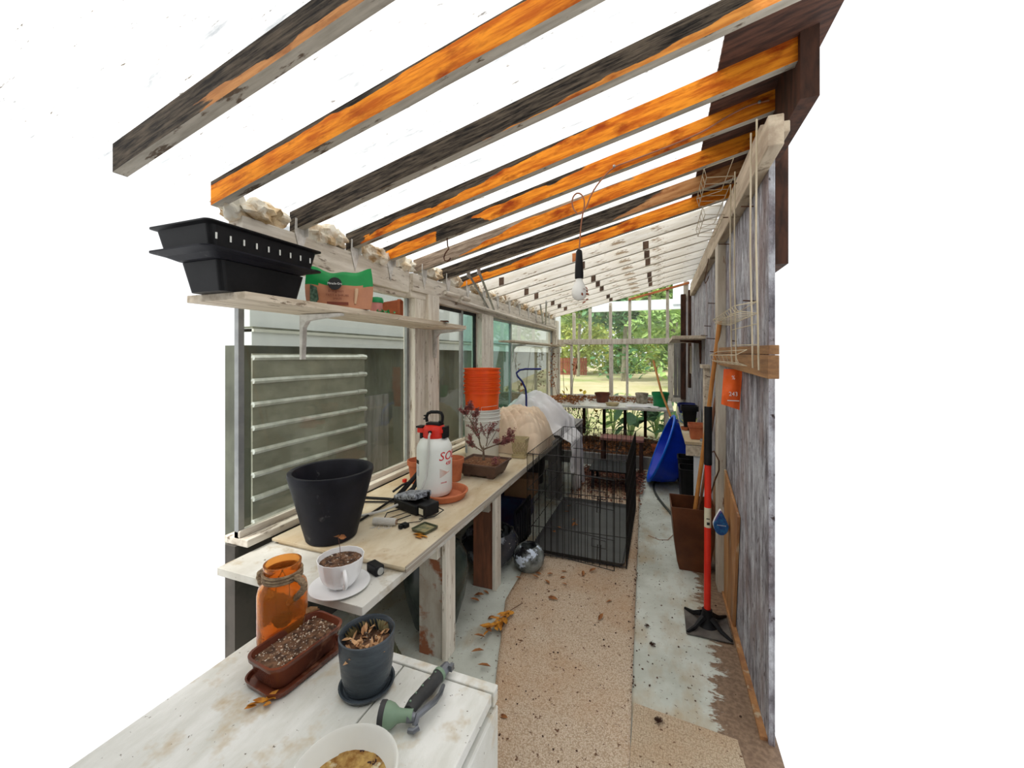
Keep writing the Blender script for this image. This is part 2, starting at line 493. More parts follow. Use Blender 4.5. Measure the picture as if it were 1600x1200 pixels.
# ------------------------------------------------------------------ mesh helpers
class B:
    def __init__(s):
        s.bm = bmesh.new()

    def box(s, x0, x1, y0, y1, z0, z1, rz=0, M=None, mi=0):
        cx, cy, cz = (x0 + x1) / 2, (y0 + y1) / 2, (z0 + z1) / 2
        m = Matrix.Translation((cx, cy, cz)) @ Matrix.Rotation(rz, 4, 'Z') @ Matrix.Diagonal((abs(x1 - x0), abs(y1 - y0), abs(z1 - z0), 1))
        if M is not None:
            m = M @ m
        r = bmesh.ops.create_cube(s.bm, size=1, matrix=m)
        for v in r['verts']:
            for f in v.link_faces:
                f.material_index = mi
        return s

    def tube(s, pts, r, n=6, cap=True, closed=False, mi=0):
        pts = [Vector(p) for p in pts]
        rs = r if isinstance(r, (list, tuple)) else [r] * len(pts)
        rings = []
        k = len(pts)
        up = None
        for i, p in enumerate(pts):
            if closed:
                d = (pts[(i + 1) % k] - pts[i - 1])
            else:
                d = (pts[min(i + 1, k - 1)] - pts[max(i - 1, 0)])
            if d.length < 1e-9:
                d = Vector((0, 0, 1))
            d.normalize()
            if up is None:
                up = Vector((0, 0, 1)) if abs(d.z) < .9 else Vector((1, 0, 0))
            a = d.cross(up)
            if a.length < 1e-6:
                a = d.cross(Vector((0, 1, 0)))
            a.normalize()
            b = a.cross(d).normalized()
            up = b
            rings.append([s.bm.verts.new(p + (a * math.cos(t) + b * math.sin(t)) * rs[i])
                          for t in [2 * PI * j / n for j in range(n)]])
        m = k if closed else k - 1
        for i in range(m):
            A, Bq = rings[i], rings[(i + 1) % k]
            for j in range(n):
                f = s.bm.faces.new((A[j], A[(j + 1) % n], Bq[(j + 1) % n], Bq[j]))
                f.material_index = mi
        if cap and not closed:
            s.bm.faces.new(rings[0][::-1]).material_index = mi
            s.bm.faces.new(rings[-1]).material_index = mi
        return s

    def lathe(s, prof, n=32, c=(0, 0, 0), M=None, flute=0, nf=0, capb=True, capt=False, mi=0, sq=0):
        """prof: list of (r, z). sq>0: superellipse square section"""
        rings = []
        for r, z in prof:
            ring = []
            for j in range(n):
                t = 2 * PI * j / n
                q = r * (1 + flute * math.cos(nf * t)) if flute else r
                ct, st = math.cos(t), math.sin(t)
                if sq:
                    e = 2 / sq
                    ct = math.copysign(abs(ct) ** e, ct)
                    st = math.copysign(abs(st) ** e, st)
                co = Vector((c[0] + q * ct, c[1] + q * st, c[2] + z))
                if M is not None:
                    co = M @ co
                ring.append(s.bm.verts.new(co))
            rings.append(ring)
        for A, Q in zip(rings, rings[1:]):
            for j in range(n):
                s.bm.faces.new((A[j], A[(j + 1) % n], Q[(j + 1) % n], Q[j])).material_index = mi
        if capb:
            s.bm.faces.new(rings[0][::-1]).material_index = mi
        if capt:
            s.bm.faces.new(rings[-1]).material_index = mi
        return s

    def rings(s, rl, capb=True, capt=True, mi=0):
        """rl: list of point lists"""
        V = [[s.bm.verts.new(p) for p in r] for r in rl]
        n = len(V[0])
        for A, Q in zip(V, V[1:]):
            for j in range(n):
                s.bm.faces.new((A[j], A[(j + 1) % n], Q[(j + 1) % n], Q[j])).material_index = mi
        if capb:
            s.bm.faces.new(V[0][::-1]).material_index = mi
        if capt:
            s.bm.faces.new(V[-1]).material_index = mi
        return s

    def prism(s, poly, axis, a, b, mi=0):
        """poly: 2D points in the plane perpendicular to axis; extruded from a to b"""
        def P(u, v, w):
            return {'x': (w, u, v), 'y': (u, w, v), 'z': (u, v, w)}[axis]
        A = [s.bm.verts.new(P(u, v, a)) for u, v in poly]
        Q = [s.bm.verts.new(P(u, v, b)) for u, v in poly]
        n = len(poly)
        for j in range(n):
            s.bm.faces.new((A[j], A[(j + 1) % n], Q[(j + 1) % n], Q[j])).material_index = mi
        s.bm.faces.new(A[::-1]).material_index = mi
        s.bm.faces.new(Q).material_index = mi
        return s

    def grid(s, nu, nv, fn, mi=0):
        V = [[s.bm.verts.new(fn(i / nu, j / nv)) for j in range(nv + 1)] for i in range(nu + 1)]
        for i in range(nu):
            for j in range(nv):
                s.bm.faces.new((V[i][j], V[i + 1][j], V[i + 1][j + 1], V[i][j + 1])).material_index = mi
        return s

    def blob(s, c, r, sub=2, amp=.2, fr=6, sc3=(1, 1, 1), seed=0, mi=0):
        g = bmesh.ops.create_icosphere(s.bm, subdivisions=sub, radius=1)
        for v in g['verts']:
            d = v.co.normalized()
            k = 1 + amp * mn.noise(d * fr * .35 + Vector((seed * 3.1, seed, 0))) * 2 + amp * .5 * mn.noise(d * fr + Vector((seed, 0, seed)))
            v.co = Vector((c[0] + d.x * r * k * sc3[0], c[1] + d.y * r * k * sc3[1], c[2] + d.z * r * k * sc3[2]))
            for f in v.link_faces:
                f.material_index = mi
        return s

    def leaf(s, p, L, W, yaw, pitch=0, roll=0, fold=.2, mi=0):
        m = Matrix.Translation(p) @ Matrix.Rotation(yaw, 4, 'Z') @ Matrix.Rotation(pitch, 4, 'Y') @ Matrix.Rotation(roll, 4, 'X')
        pts = [(0, 0, 0), (.3 * L, .42 * W, fold * W), (.65 * L, .4 * W, fold * W), (L, 0, .1 * W), (.65 * L, -.4 * W, fold * W), (.3 * L, -.42 * W, fold * W)]
        v = [s.bm.verts.new(m @ Vector(q)) for q in pts]
        s.bm.faces.new((v[0], v[1], v[2], v[3])).material_index = mi
        s.bm.faces.new((v[0], v[3], v[4], v[5])).material_index = mi
        return s

    def done(s, name, mats, parent=None, smooth=False, bevel=0, solid=0, loc=None, rz=None):
        bmesh.ops.recalc_face_normals(s.bm, faces=s.bm.faces)
        me = bpy.data.meshes.new(name)
        s.bm.to_mesh(me)
        s.bm.free()
        for m in (mats if isinstance(mats, (list, tuple)) else [mats]):
            me.materials.append(m)
        o = bpy.data.objects.new(name, me)
        C.objects.link(o)
        if parent is not None:
            o.parent = parent
        if loc is not None:
            o.location = loc
        if rz is not None:
            o.rotation_euler = (0, 0, rz)
        if smooth:
            for f in me.polygons:
                f.use_smooth = True
            try:
                me.set_sharp_from_angle(angle=math.radians(40))
            except Exception:
                pass
        if solid:
            md = o.modifiers.new('thickness', 'SOLIDIFY')
            md.thickness = solid
            md.offset = 0
        if bevel:
            md = o.modifiers.new('bevel', 'BEVEL')
            md.width = bevel
            md.segments = 2
            md.limit_method = 'ANGLE'
        return o


def tag(o, label, cat, group=None, kind=None):
    if label:
        o['label'] = label
    if cat:
        o['category'] = cat
    if group:
        o['group'] = group
    if kind:
        o['kind'] = kind
    return o


def thing(name, label, cat, loc=(0, 0, 0), rz=0, group=None):
    o = bpy.data.objects.new(name, None)
    C.objects.link(o)
    o.empty_display_size = .05
    o.location = loc
    o.rotation_euler = (0, 0, rz)
    return tag(o, label, cat, group)


def struct(o):
    o['kind'] = 'structure'
    return o


def dup(root, loc, rz=None, label=None, scale=None):
    r = root.copy()
    C.objects.link(r)
    r.location = loc
    if rz is not None:
        r.rotation_euler = (0, 0, rz)
    if label:
        r['label'] = label
    if scale:
        r.scale = (scale,) * 3
    for ch in list(root.children):
        c = ch.copy()
        C.objects.link(c)
        c.parent = r
        for g in ch.children:
            d = g.copy()
            C.objects.link(d)
            d.parent = c
    return r


def text(s, size, M, m, name, parent, wrap=None, extr=.0006, shear=0, sx=1):
    """flat lettering turned into a mesh; wrap = radius of the cylinder it is printed on"""
    cu = bpy.data.curves.new('lettering', 'FONT')
    cu.body = s
    cu.size = size
    cu.align_x = 'CENTER'
    cu.align_y = 'CENTER'
    cu.extrude = extr
    cu.shear = shear
    cu.resolution_u = 3
    t = bpy.data.objects.new('lettering', cu)
    C.objects.link(t)
    dg = bpy.context.evaluated_depsgraph_get()
    me = bpy.data.meshes.new_from_object(t.evaluated_get(dg))
    bpy.data.objects.remove(t)
    for v in me.vertices:
        x, y, z = v.co
        x *= sx
        if wrap:
            a = x / wrap
            v.co = M @ Vector(((wrap + z) * math.sin(a), -(wrap + z) * math.cos(a), y))
        else:
            v.co = M @ Vector((x, -z, y))
    me.materials.clear()
    me.materials.append(m)
    o = bpy.data.objects.new(name, me)
    C.objects.link(o)
    o.parent = parent
    return o


def T(x, y, z):
    return Matrix.Translation((x, y, z))


def Rz(a):
    return Matrix.Rotation(a, 4, 'Z')


# ------------------------------------------------------------------ large structure
XL, XR, YF = -1.63, .37, 6.5
b = B()
b.box(-1.72, .40, .4, 5.15, -.06, 0)
struct(b.done('floor', FLOOR))

# roof: corrugated translucent sheets over the rafters
SL = .24


def roofz(x):                       # underside of the rafters
    return 2.0 + SL * (x - XL)


RH = .092                           # rafter depth
b = B()
y0r, y1r = -1.2, 6.62  # near part carried back over the unseen walls for the interior light
ny = int((y1r - y0r) / .019)


def rf(u, v):
    x = -1.80 + u * (2.06)
    y = y0r + v * (y1r - y0r)
    return (x, y, roofz(x) + RH + .012 + (.006 if int(round(v * ny)) % 2 else -.002))


b.grid(1, ny, rf)
ce = b.done('ceiling', ROOF)
struct(ce)
b = B()
b.prism([(.26, roofz(.26) + RH + .004), (.60, roofz(.60) + RH + .004), (.60, roofz(.60) + RH + .012), (.26, roofz(.26) + RH + .012)], 'y', 3.3, 6.62)
struct(b.done('ceiling_upper_strip', ROOF))
b = B()
b.prism([(.22, roofz(.22) + RH), (.60, roofz(.60) + RH), (.60, roofz(.60) + RH + .03), (.22, roofz(.22) + RH + .03)], 'y', 1.42, 3.3)
struct(b.done('ceiling_sheathing', SHEATH))
b = B()
b.prism([(.49, 2.35), (.55, 2.35), (.55, roofz(.55) + RH), (.49, roofz(.49) + RH)], 'y', 1.75, 6.6)
struct(b.done('trim_1', DARK_BROWN))

# left wall: lower boarding, sill, header
b = B()
b.box(-1.72, -1.66, 1.15, 6.55, 0, .60)
struct(b.done('wall_left', DARK_WALL))
b = B()
b.box(-1.74, -1.60, 1.16, 6.5, .60, .632)
b.box(-1.66, -1.645, 1.16, 6.5, .632, .662)
struct(b.done('trim_2', BEAM_PAINT, bevel=.004))
b = B()
b.box(-1.70, -1.615, 1.15, 2.32, 1.83, 1.98)
b.box(-1.70, -1.585, 2.32, 6.5, 1.845, 1.965)
b.box(-1.68, -1.60, 2.32, 6.5, 1.80, 1.845)
b.box(-1.70, -1.64, 1.15, 2.32, 1.80, 1.83)
struct(b.done('trim_3', BEAM_PAINT, bevel=.004))
b = B()
b.tube([(-1.565, 2.95, 1.85), (-1.57, 4.5, 1.83), (-1.575, 6.3, 1.815)], .017, 8)
struct(b.done('trim_4', BEAM_PAINT, smooth=True))


def post(n, x0, x1, ya, yb, z0, z1, m=POST_PAINT):
    q = B().box(x0, x1, ya, yb, z0, z1)
    return struct(q.done('trim_%d' % n, m, bevel=.003))


post(5, -1.70, -1.603, 2.37, 2.50, .632, 1.85)
post(6, -1.70, -1.575, 2.50, 2.65, .60, 1.845)
post(7, -1.70, -1.59, 3.46, 3.74, .632, 1.80)
post(8, -1.72, -1.58, 6.36, 6.52, .3, 1.97)

b = B()
b.box(-1.75, .42, -1.25, -1.2, 0, 2.6)
struct(b.done('wall_near_unseen', DARK_WALL))  # unseen end wall, added behind the camera to cut light from there
b = B()
b.box(.37, .41, -1.2, .30, 0, 2.45)
struct(b.done('wall_right_near_unseen', WALLB))  # unseen side wall beside the camera, added to dim the interior
b = B()
b.box(-1.72, -1.66, -1.2, .1, 0, 1.98)
struct(b.done('wall_left_near_unseen', DARK_WALL))  # likewise unseen, added to hold back light on the left

# windows in the left wall
def window(n, ya, yb, z0, z1, x, gm, mull=(), fm=DARKFRAME, fw=.025):
    o = B().box(x - .012, x + .012, ya, ya + fw, z0, z1).box(x - .012, x + .012, yb - fw, yb, z0, z1) \
        .box(x - .012, x + .012, ya, yb, z0, z0 + fw).box(x - .012, x + .012, ya, yb, z1 - fw, z1)
    w = o.done('window_%d' % n, fm)
    struct(w)
    ys = [ya + fw] + list(mull) + [yb - fw]
    for i in range(len(ys) - 1):
        g = gm[i] if isinstance(gm, list) else gm
        B().box(x - .002 - .004 * (i % 2), x + .002 - .004 * (i % 2), ys[i], ys[i + 1], z0 + fw, z1 - fw).done('glass_pane', g, w)
    for y in mull:
        B().box(x - .01, x + .016, y - .016, y + .016, z0, z1).done('mullion', ALUFRAME, w)
    return w


window(1, 1.16, 2.37, .632, 1.83, -1.665, CLEAR, (), ALUFRAME)
window(2, 2.65, 3.46, .632, 1.80, -1.665, [CLEAR, CLEAR2], (3.17,), DARKFRAME)
window(3, 3.74, 6.36, .632, 1.80, -1.665, [CLEAR2, CLEAR], (4.42,), ALUFRAME)

# right wall: weathered vertical siding, plate, posts
b = B()
seams = [1.655, 2.66, 2.9, 3.12, 3.4, 3.62, 3.85, 4.1, 4.32, 4.58, 4.86, 5.1, 5.35, 5.6, 5.85, 6.1, 6.35, 6.5]
for i, (ya, yb) in enumerate(zip(seams, seams[1:])):
    dx = R.uniform(-.003, .003)
    b.box(XR + dx, .384, ya + .0015, yb - .0015, 0, 2.18)
b.box(.384, .388, 1.655, 6.5, 0, 2.18)
struct(b.done('wall_right', WALLB))
b = B().box(.60, .66, 2.55, 6.55, 1.9, 2.70)
struct(b.done('wall_right_upper', DARK_BROWN))
b = B()
b.box(.325, .37, 1.47, 4.88, 2.065, 2.165)
b.box(.33, .42, 1.60, 4.88, 2.165, 2.205)
struct(b.done('trim_9', mat('plate_wood', (.55, .46, .34), (.36, .28, .2), 4, (5, .7, 5), .75, bump=.3,
                            spots=((.2, .15, .1), 7, .64, .08)), bevel=.004))
b = B()
b.prism([(2.62, 0), (2.735, 0), (2.745, 2.065), (2.63, 2.065)], 'x', .325, .369)
struct(b.done('trim_10', mat('post_bare', (.6, .55, .46), (.42, .36, .28), 4, (5, 5, .6), .75, bump=.3,
                             spots=((.22, .12, .08), 6, .64, .06, (3, 3, .8))), bevel=.003))
b = B().box(.33, .369, 3.40, 3.52, .72, 1.30).box(.31, .369, 3.37, 3.55, 1.30, 1.325)
struct(b.done('trim_11', SHELF_WOOD))
post(12, .335, .369, 5.3, 5.42, 1.0, 2.2, DARK_BROWN)
post(13, .30, .369, 6.36, 6.46, .75, 2.3, DARK_BROWN)
# base trim
B().box(.345, .37, 1.67, 2.62, 0, .012).done('baseboard_right', TAN_WOOD)['kind'] = 'structure'

# far wall: framing, glazing
b = B()
b.box(-1.62, .19, 6.45, 6.55, 1.575, 1.66)
b.box(-1.62, .40, 6.47, 6.53, .69, .76)
for x in (-1.318, -1.055, -.73, -.434, -.139, .119):
    b.box(x - .022, x + .022, 6.47, 6.53, 1.66, roofz(x) + .02)
for x, w in ((-1.36, .018), (-.72, .03), (-.473, .018), (.165, .04)):
    b.box(x - w, x + w, 6.47, 6.53, .76, 1.575)
b.box(-1.63, -1.56, 6.46, 6.54, .2, 1.6)
b.box(.345, .41, 6.45, 6.54, 1.6, roofz(.4) + .02)
struct(b.done('wall_far', POST_PAINT, bevel=.003))
b = B()
for i, x in enumerate((.21, .262, .314)):
    b.box(x, x + .049, 6.49, 6.52, .76, 1.66)
b.box(.2, .37, 6.47, 6.49, .76, .80)
struct(b.done('wall_far_boards', GREY_BOARD))
b = B()
b.prism([(-.45, roofz(-.45) - .03), (.42, roofz(.42) - .03), (.42, roofz(.42) + .0), (-.45, roofz(-.45) + .0)], 'y', 6.43, 6.47)
struct(b.done('trim_14', RUSTORANGE))
wf = B().box(-1.56, .33, 6.515, 6.52, 1.572, 1.578).done('window_4', ALUFRAME)
struct(wf)
B().prism([(-1.56, 1.66), (.345, 1.66), (.345, roofz(.345)), (-1.56, roofz(-1.56))], 'y', 6.498, 6.502).done('glass_pane', CLEAR3, wf)
B().box(-1.56, .17, 6.498, 6.502, .76, 1.575).done('glass_pane', CLEAR3, wf)
B().box(-1.56, .36, 6.498, 6.502, .1, .69).done('glass_pane', CLEAR3, wf)
for x in (-1.14, -.82, -.5, -.2):
    B().box(x - .022, x + .022, 6.4, 6.46, .14, .69).done('baluster', DARK_BROWN, wf)

# raised bed at the far end
b = B().box(-1.62, .37, 5.12, 5.16, 0, .15)
struct(b.done('trim_15', GREY_BOARD))
b = B()
b.grid(40, 26, lambda u, v: (-1.66 + u * 2.03, 5.16 + v * 1.3, .10 + .04 * mn.noise(Vector((u * 9, v * 7, 0))) + .015 * mn.noise(Vector((u * 40, v * 30, 3)))))
tag(b.done('planting_bed_mulch', PEAT, smooth=True), 'brown mulch filling the raised bed under the far table', 'mulch', kind='stuff')

# outside: ground, neighbour
b = B()
v = [b.bm.verts.new(p) for p in ((-1.7, 6.6, -.05), (1.30, 6.6, -.05), (11.0, 56, -.05), (-30, 56, -.05), (-2.95, 6.6, -.05))]
b.bm.faces.new(v)
struct(b.done('ground_lawn', LAWN))
b = B().box(-3.15, -1.75, 2.2, 6.6, -.12, -.02)
struct(b.done('ground_side_strip', DIRT))

# ------------------------------------------------------------------ rafters
def sm(a, bb, x):
    t = max(0, min(1, (x - a) / (bb - a)))
    return t * t * (3 - 2 * t)


def st1(t, h): return 1 - sm(.1, .3, t) * (1 - sm(.25, .4, h)) * .9
def st2(t, h): return sm(.84 - .12 * sm(.3, .9, t), .97 - .1 * sm(.3, .9, t), h + .1 * math.sin(t * 7))
def st3(t, h): return 1 - sm(-.05, .1, (t - .5) * 1.15 - h + .05)
def st4(t, h):
    base = sm(.38, .5, h) if t < .3 else sm(.38 + (t - .3) * 1.4, .55 + (t - .3) * 1.5, h)
    return max(base, 1 - sm(.02, .09, t)) if t < .3 else base * (1 - sm(.6, .7, t))
def st5(t, h):
    a = sm(.17, .2, t) * (1 - sm(.33, .36, t + .08 * h))
    c = sm(.72, .82, h) * (1 - sm(.55, .65, t))
    e = 1 - sm(.0, .03, t)
    return max(a, c, e * .6)
def st6(t, h): return max(1 - sm(-.02, .1, t - .12 - h * .28), sm(.85, .95, h) * (1 - sm(.6, .8, t)))
def st7(t, h): return 1 - sm(-.04, .08, t - .62 - h * .15)
def st8(t, h): return max(sm(.45, .6, h - t * 1.2 + .1), sm(.8, .9, h) * (1 - sm(.5, .8, t)))


ORG1, ORG2 = (.92, .32, .022), (.56, .125, .008)
DK1, DK2 = (.115, .088, .062), (.008, .006, .005)
specs = [
    (.755, st1, 'nearest roof rafter, charcoal grey with an orange stained lower edge', (.6, .28, .1), (.4, .17, .06)),
    (1.055, st2, 'bright orange roof rafter with knots and a thin dark top edge', ORG1, ORG2),
    (1.412, st3, 'blackened roof rafter with mossy left end, turning orange only at its right end', (.72, .3, .06), (.5, .17, .03)),
    (1.775, st4, 'orange roof rafter with grey weathering along the top of its left half', ORG1, ORG2),
    (2.09, st5, 'orange roof rafter with a black charred patch and the light cord stapled on', ORG1, ORG2),
    (2.432, st6, 'orange roof rafter with a pale grey left end', ORG1, ORG2),
    (2.777, st7, 'dark grey blackened roof rafter turning tan at its right end', (.5, .25, .1), (.34, .14, .05)),
    (3.126, st8, 'farthest orange roof rafter, next to the white painted ones', ORG1, ORG2),
]
BOTTOM = mat('rafter_underside_shaded_paint', (.54, .49, .41), (.36, .32, .26), 6, (.7, 6, 6), .8, bump=.3,
             spots=((.14, .1, .07), 9, .64, .06, (1, 4, 4)))  # white paint, the shade of its downward face put into the taupe
WR = mat('white_painted_rafter', (.93, .9, .83), (.8, .75, .65), 5, (.8, 3, 7), .7, bump=.25, bscale=20,
         spots=((.34, .25, .16), 5, .66, .06, (1, 1, 5)))
WR_MARK = mat('unpainted_patch', (.12, .07, .045), (.05, .03, .02), 12, rough=.8)
WR_ORANGE = mat('orange_bare_patch', (.5, .17, .05), (.3, .09, .03), 12, rough=.7)


def rafter(y, fn, label, mats, group, x0=-1.66, x1=.49):
    ye = y + .038
    th = math.atan(SL)
    nx, nz = 110, 8
    b = B()
    wob = R.uniform(0, 9)

    def face(u, v):
        x = x0 + u * (x1 - x0)
        w = .004 * mn.noise(Vector((x * 3, wob, 0)))
        return (x, y, roofz(x) + v * RH + (w if v < .01 else 0))
    b.grid(nx, nz, face)
    lay = b.bm.verts.layers.float.new('stain')
    for vv in b.bm.verts:
        t = (vv.co.x - x0) / (x1 - x0)
        h = (vv.co.z - roofz(vv.co.x)) / RH
        wv = .16 * mn.noise(Vector((t * 11 + wob, h * 1.5, wob))) + .08 * mn.noise(Vector((t * 33 + wob, h * 3, wob)))
        vv[lay] = fn(t, h + wv) if fn else 0
    # underside, back, top, ends
    def under(u, v):
        x = x0 + u * (x1 - x0)
        w = .004 * mn.noise(Vector((x * 3, wob, 0)))
        return (x, y + v * .038, roofz(x) + w)
    b.grid(nx, 1, under, mi=1)
    b.grid(1, 1, lambda u, v: (x0 + u * (x1 - x0), ye, roofz(x0 + u * (x1 - x0)) + v * RH), mi=1)
    b.grid(1, 1, lambda u, v: (x0, y + u * .038, roofz(x0) + v * RH), mi=1)
    b.grid(1, 1, lambda u, v: (x1, y + u * .038, roofz(x1) + v * RH), mi=0)
    # bring the mesh into the rafter's own sloping frame
    O = Matrix.Translation((x0, y, roofz(x0))) @ Matrix.Rotation(-th, 4, 'Y')
    for vv in b.bm.verts:
        vv.co = O.inverted() @ vv.co
    o = b.done('roof_rafter', mats)
    o.matrix_world = O
    tag(o, label, 'rafter', group)
    return o


def tie(parent, y):
    q = B()
    q.prism([(y - .01, 2.05), (y + .05, 2.05), (y + .055, 1.985), (y + .02, 1.875), (y - .015, 1.985)], 'x', -1.612 if y < 2.3 else -1.582, -1.61 if y < 2.3 else -1.579)
    q.box(-1.64, -1.585, y + .039, y + .041, 1.97, 2.06)
    t = q.done('metal_tie', TIE, parent)
    t.matrix_parent_inverse = (Matrix.Translation((-1.66, y, roofz(-1.66))) @ Matrix.Rotation(-math.atan(SL), 4, 'Y')).inverted()


for i, (y, fn, lab, c1, c2) in enumerate(specs):
    m = rafter_mat('stained_rafter_%d' % i, i * 7.3, c1, c2, (.42, .33, .25) if i == 5 else DK1, (.17, .12, .085) if i == 5 else DK2)
    r = rafter(y, fn, lab, [m, BOTTOM], 'bare stained roof rafters')
    if y > 1.3:
        tie(r, y)
orders = ['first', 'second', 'third', 'fourth', 'fifth', 'sixth', 'seventh', 'eighth', 'ninth']
for k in range(9):
    y = 3.475 + k * .345
    r = rafter(y, None, 'white painted roof rafter, %s behind the last orange one' % orders[k], [WR, WR], 'white painted roof rafters', x1=.47)
    tie(r, y)
    # unpainted patches where old strips were nailed
    for px, w, mm in ((-1.42 + .01 * k, .05, WR_MARK), (-.72, .05, WR_MARK), (-.14, .05, WR_MARK)):
        if (k + int(px * 10)) % 4 == 3:
            continue
        z = roofz(px)
        q = B().prism([(px, z + .004), (px + w, z + .004 + w * SL), (px + w, z + .085), (px, z + .08)], 'y', y - .0015, y - .0003)
        t = q.done('unpainted_patch', WR_ORANGE if (k == 0 and px > -.8 and px < -.2) else mm, r)
        t.matrix_parent_inverse = (Matrix.Translation((-1.66, y, roofz(-1.66))) @ Matrix.Rotation(-math.atan(SL), 4, 'Y')).inverted()

# insulation stuffed between the rafter ends
yy = [1.22, 1.6, 1.93, 2.26, 2.6, 2.95, 3.3, 3.65, 4.0, 4.35, 4.7, 5.05, 5.4, 5.75, 6.1]
for k, y in enumerate(yy):
    q = B()
    for j in range(3):
        q.blob((-1.64 + R.uniform(-.01, .02), y - .07 + j * .075, 2.02 + R.uniform(-.02, .02)), .062, 3, .35, 5, (.8, 1.1, .75), seed=k * 4 + j)
    o = q.done('insulation_clump', FOAM, smooth=True)
    tag(o, ('yellow foam stuffed above the left beam beside the %s rafter end' %
            ['blackened third', 'grey fourth', 'patchy fifth', 'sixth', 'seventh'][k]) if k < 5 else
        'yellow insulation stuffed between rafter ends far down the left beam', 'insulation', 'insulation between the rafter ends')

# ------------------------------------------------------------------ neighbour building and garden
nb = thing('neighbour_building', 'pale sided building with white fascia bands seen through the left windows', 'building', (-3.0, 2.10, 0))
B().box(0, .15, 0, 10, 1.475, 1.60).box(-.01, .13, 0, 10, 1.615, 2.6).done('siding', SIDING, nb)
B().box(0.02, .16, 0, 10, 1.60, 1.615).done('siding_groove', SIDING_GAP, nb)
B().box(0.0, .17, 0, 10, 1.575, 1.598).done('fascia_lip', BUCKET_WHITE, nb)
B().box(-.14, 0, 0, 10, -.1, 1.475).done('skirting_wall', SIDING_SH, nb)
B().box(0, .03, 1.35, 1.75, .1, .95).done('leaning_slab', GREY_BOARD, nb)

sh = thing('corrugated_sheet', 'dull aluminium sheet with bright horizontal ridges standing outside the nearest window', 'metal sheet', (-2.3, 1.7, 0))
B().box(-.012, 0, 0, .97, .18, 1.41).done('sheet', ALU, sh)
for k in range(9):
    z = 1.385 - k * .142
    q = B()
    q.tube([(0.003, 0, z), (.003, .3, z + .002), (.003, .6, z), (.003, .975, z)], .018, 6)
    q.tube([(.006, .88, z), (.008, .92, z + .004), (.006, .975, z - .002)], .020, 6)
    q.done('ridge', ALU_RIDGE, sh, smooth=True)
B().box(-.05, -.012, .1, .14, 0, 1.38).box(-.05, -.012, .8, .84, 0, 1.38).done('stake', GREY_BOARD, sh)


def foliage(name, label, cat, c, rad, n, L, m, group=None, trunk=None, seed=1, zmin=None):
    rr = random.Random(seed)
    root = thing(name, label, cat, (c[0], c[1], -.05), 0, group)
    q = B()
    for _ in range(n):
        d = Vector((rr.gauss(0, 1), rr.gauss(0, 1), rr.gauss(0, 1))).normalized()
        k = rr.uniform(.55, 1.0) * (1 + .35 * mn.noise(d * 2.2 + Vector((seed, 0, 0))))
        p = Vector((d.x * rad[0] * k, d.y * rad[1] * k, c[2] + d.z * rad[2] * k))
        if p.z < (zmin if zmin is not None else .1):
            p.z = rr.uniform(.1, rad[2])
        q.leaf(p, L * rr.uniform(.6, 1.3), L * .6 * rr.uniform(.6, 1.2), rr.uniform(0, 6.3), rr.uniform(-.9, .9), rr.uniform(-.9, .9))
    q.done('foliage', m, root)
    q = B()
    if trunk:
        q.tube(trunk[0], trunk[1], 8)
    else:
        q.tube([(0, 0, 0), (.05 * rad[0], 0, c[2] * .6), (0, 0, c[2])], [.05 * rad[0], .04 * rad[0], .02 * rad[0]], 7)
    q.done('trunk', TREE_BARK, root)
    return root


foliage('hedge_tree', 'yellow green tree above the lawn at the left of the far window', 'tree', (-6.6, 31, 3.0), (3.2, 1.4, 3.6), 2600, .5, BUSH_Y, 'trees behind the lawn', seed=3)
foliage('hedge_tree', 'bright green tree left of centre behind the dry lawn', 'tree', (-3.4, 35.5, 4.6), (3.2, 1.4, 5.0), 3000, .5, BUSH, 'trees behind the lawn', seed=4)
foliage('hedge_tree', 'tall deep green tree in the centre behind the far window', 'tree', (-1.9, 23, 5.0), (2.8, 1.4, 2.6), 2800, .42, BUSH_D, 'trees behind the lawn', seed=5, zmin=3.0)
foliage('hedge_tree', 'yellow green tree centred behind the far window mullions', 'tree', (-.3, 39.5, 3.4), (3.2, 1.4, 4.0), 2600, .5, BUSH_Y, 'trees behind the lawn', seed=6)
foliage('hedge_tree', 'green tree behind the far window right of its mullions', 'tree', (1.4, 27, 4.0), (2.3, 1.4, 4.0), 3000, .5, BUSH, 'trees behind the lawn', seed=7)
foliage('hedge_tree', 'tall green tree behind the upper left far panes', 'tree', (-5.2, 27, 6.0), (2.4, 1.4, 2.6), 2400, .45, BUSH, 'trees behind the lawn', seed=8, zmin=3.5)
foliage('hedge_tree', 'tree with green crown filling the upper right far panes', 'tree', (.6, 19, 5.0), (2.0, 1.3, 2.4), 2200, .4, BUSH, 'trees behind the lawn', seed=12, zmin=3)
foliage('hedge_tree', 'green tree seen above the neighbouring roofline at far left', 'tree', (-12, 42, 5.6), (4.6, 1.4, 6), 2600, .6, BUSH, 'trees behind the lawn', seed=13)
foliage('low_shrub', 'low grey green shrub at the back edge of the dry lawn', 'shrub', (-2.6, 33, .4), (1.9, .8, 1.0), 1200, .3, BUSH, seed=9, zmin=.05)
foliage('garden_tree', 'tree close behind the far wall with leafy branch and slanted pale trunk', 'tree', (.1, 9.2, 2.15), (.75, .6, .42), 520, .17, BUSH, None,
        ([(.62, .25, 0), (.48, .2, .9), (.30, .1, 1.6), (.02, 0, 2.5)], [.10, .085, .06, .03]), 10, 1.62)
fe = thing('garden_fence', 'red board fence at the left edge of the lawn', 'fence', (-7.0, 29, -.05))
q = B()
for k in range(14):
    q.box(-.3 + k * .17, -.3 + k * .17 + .14, 0, .03, 0, 1.25)
q.done('board_panel', FENCE, fe)
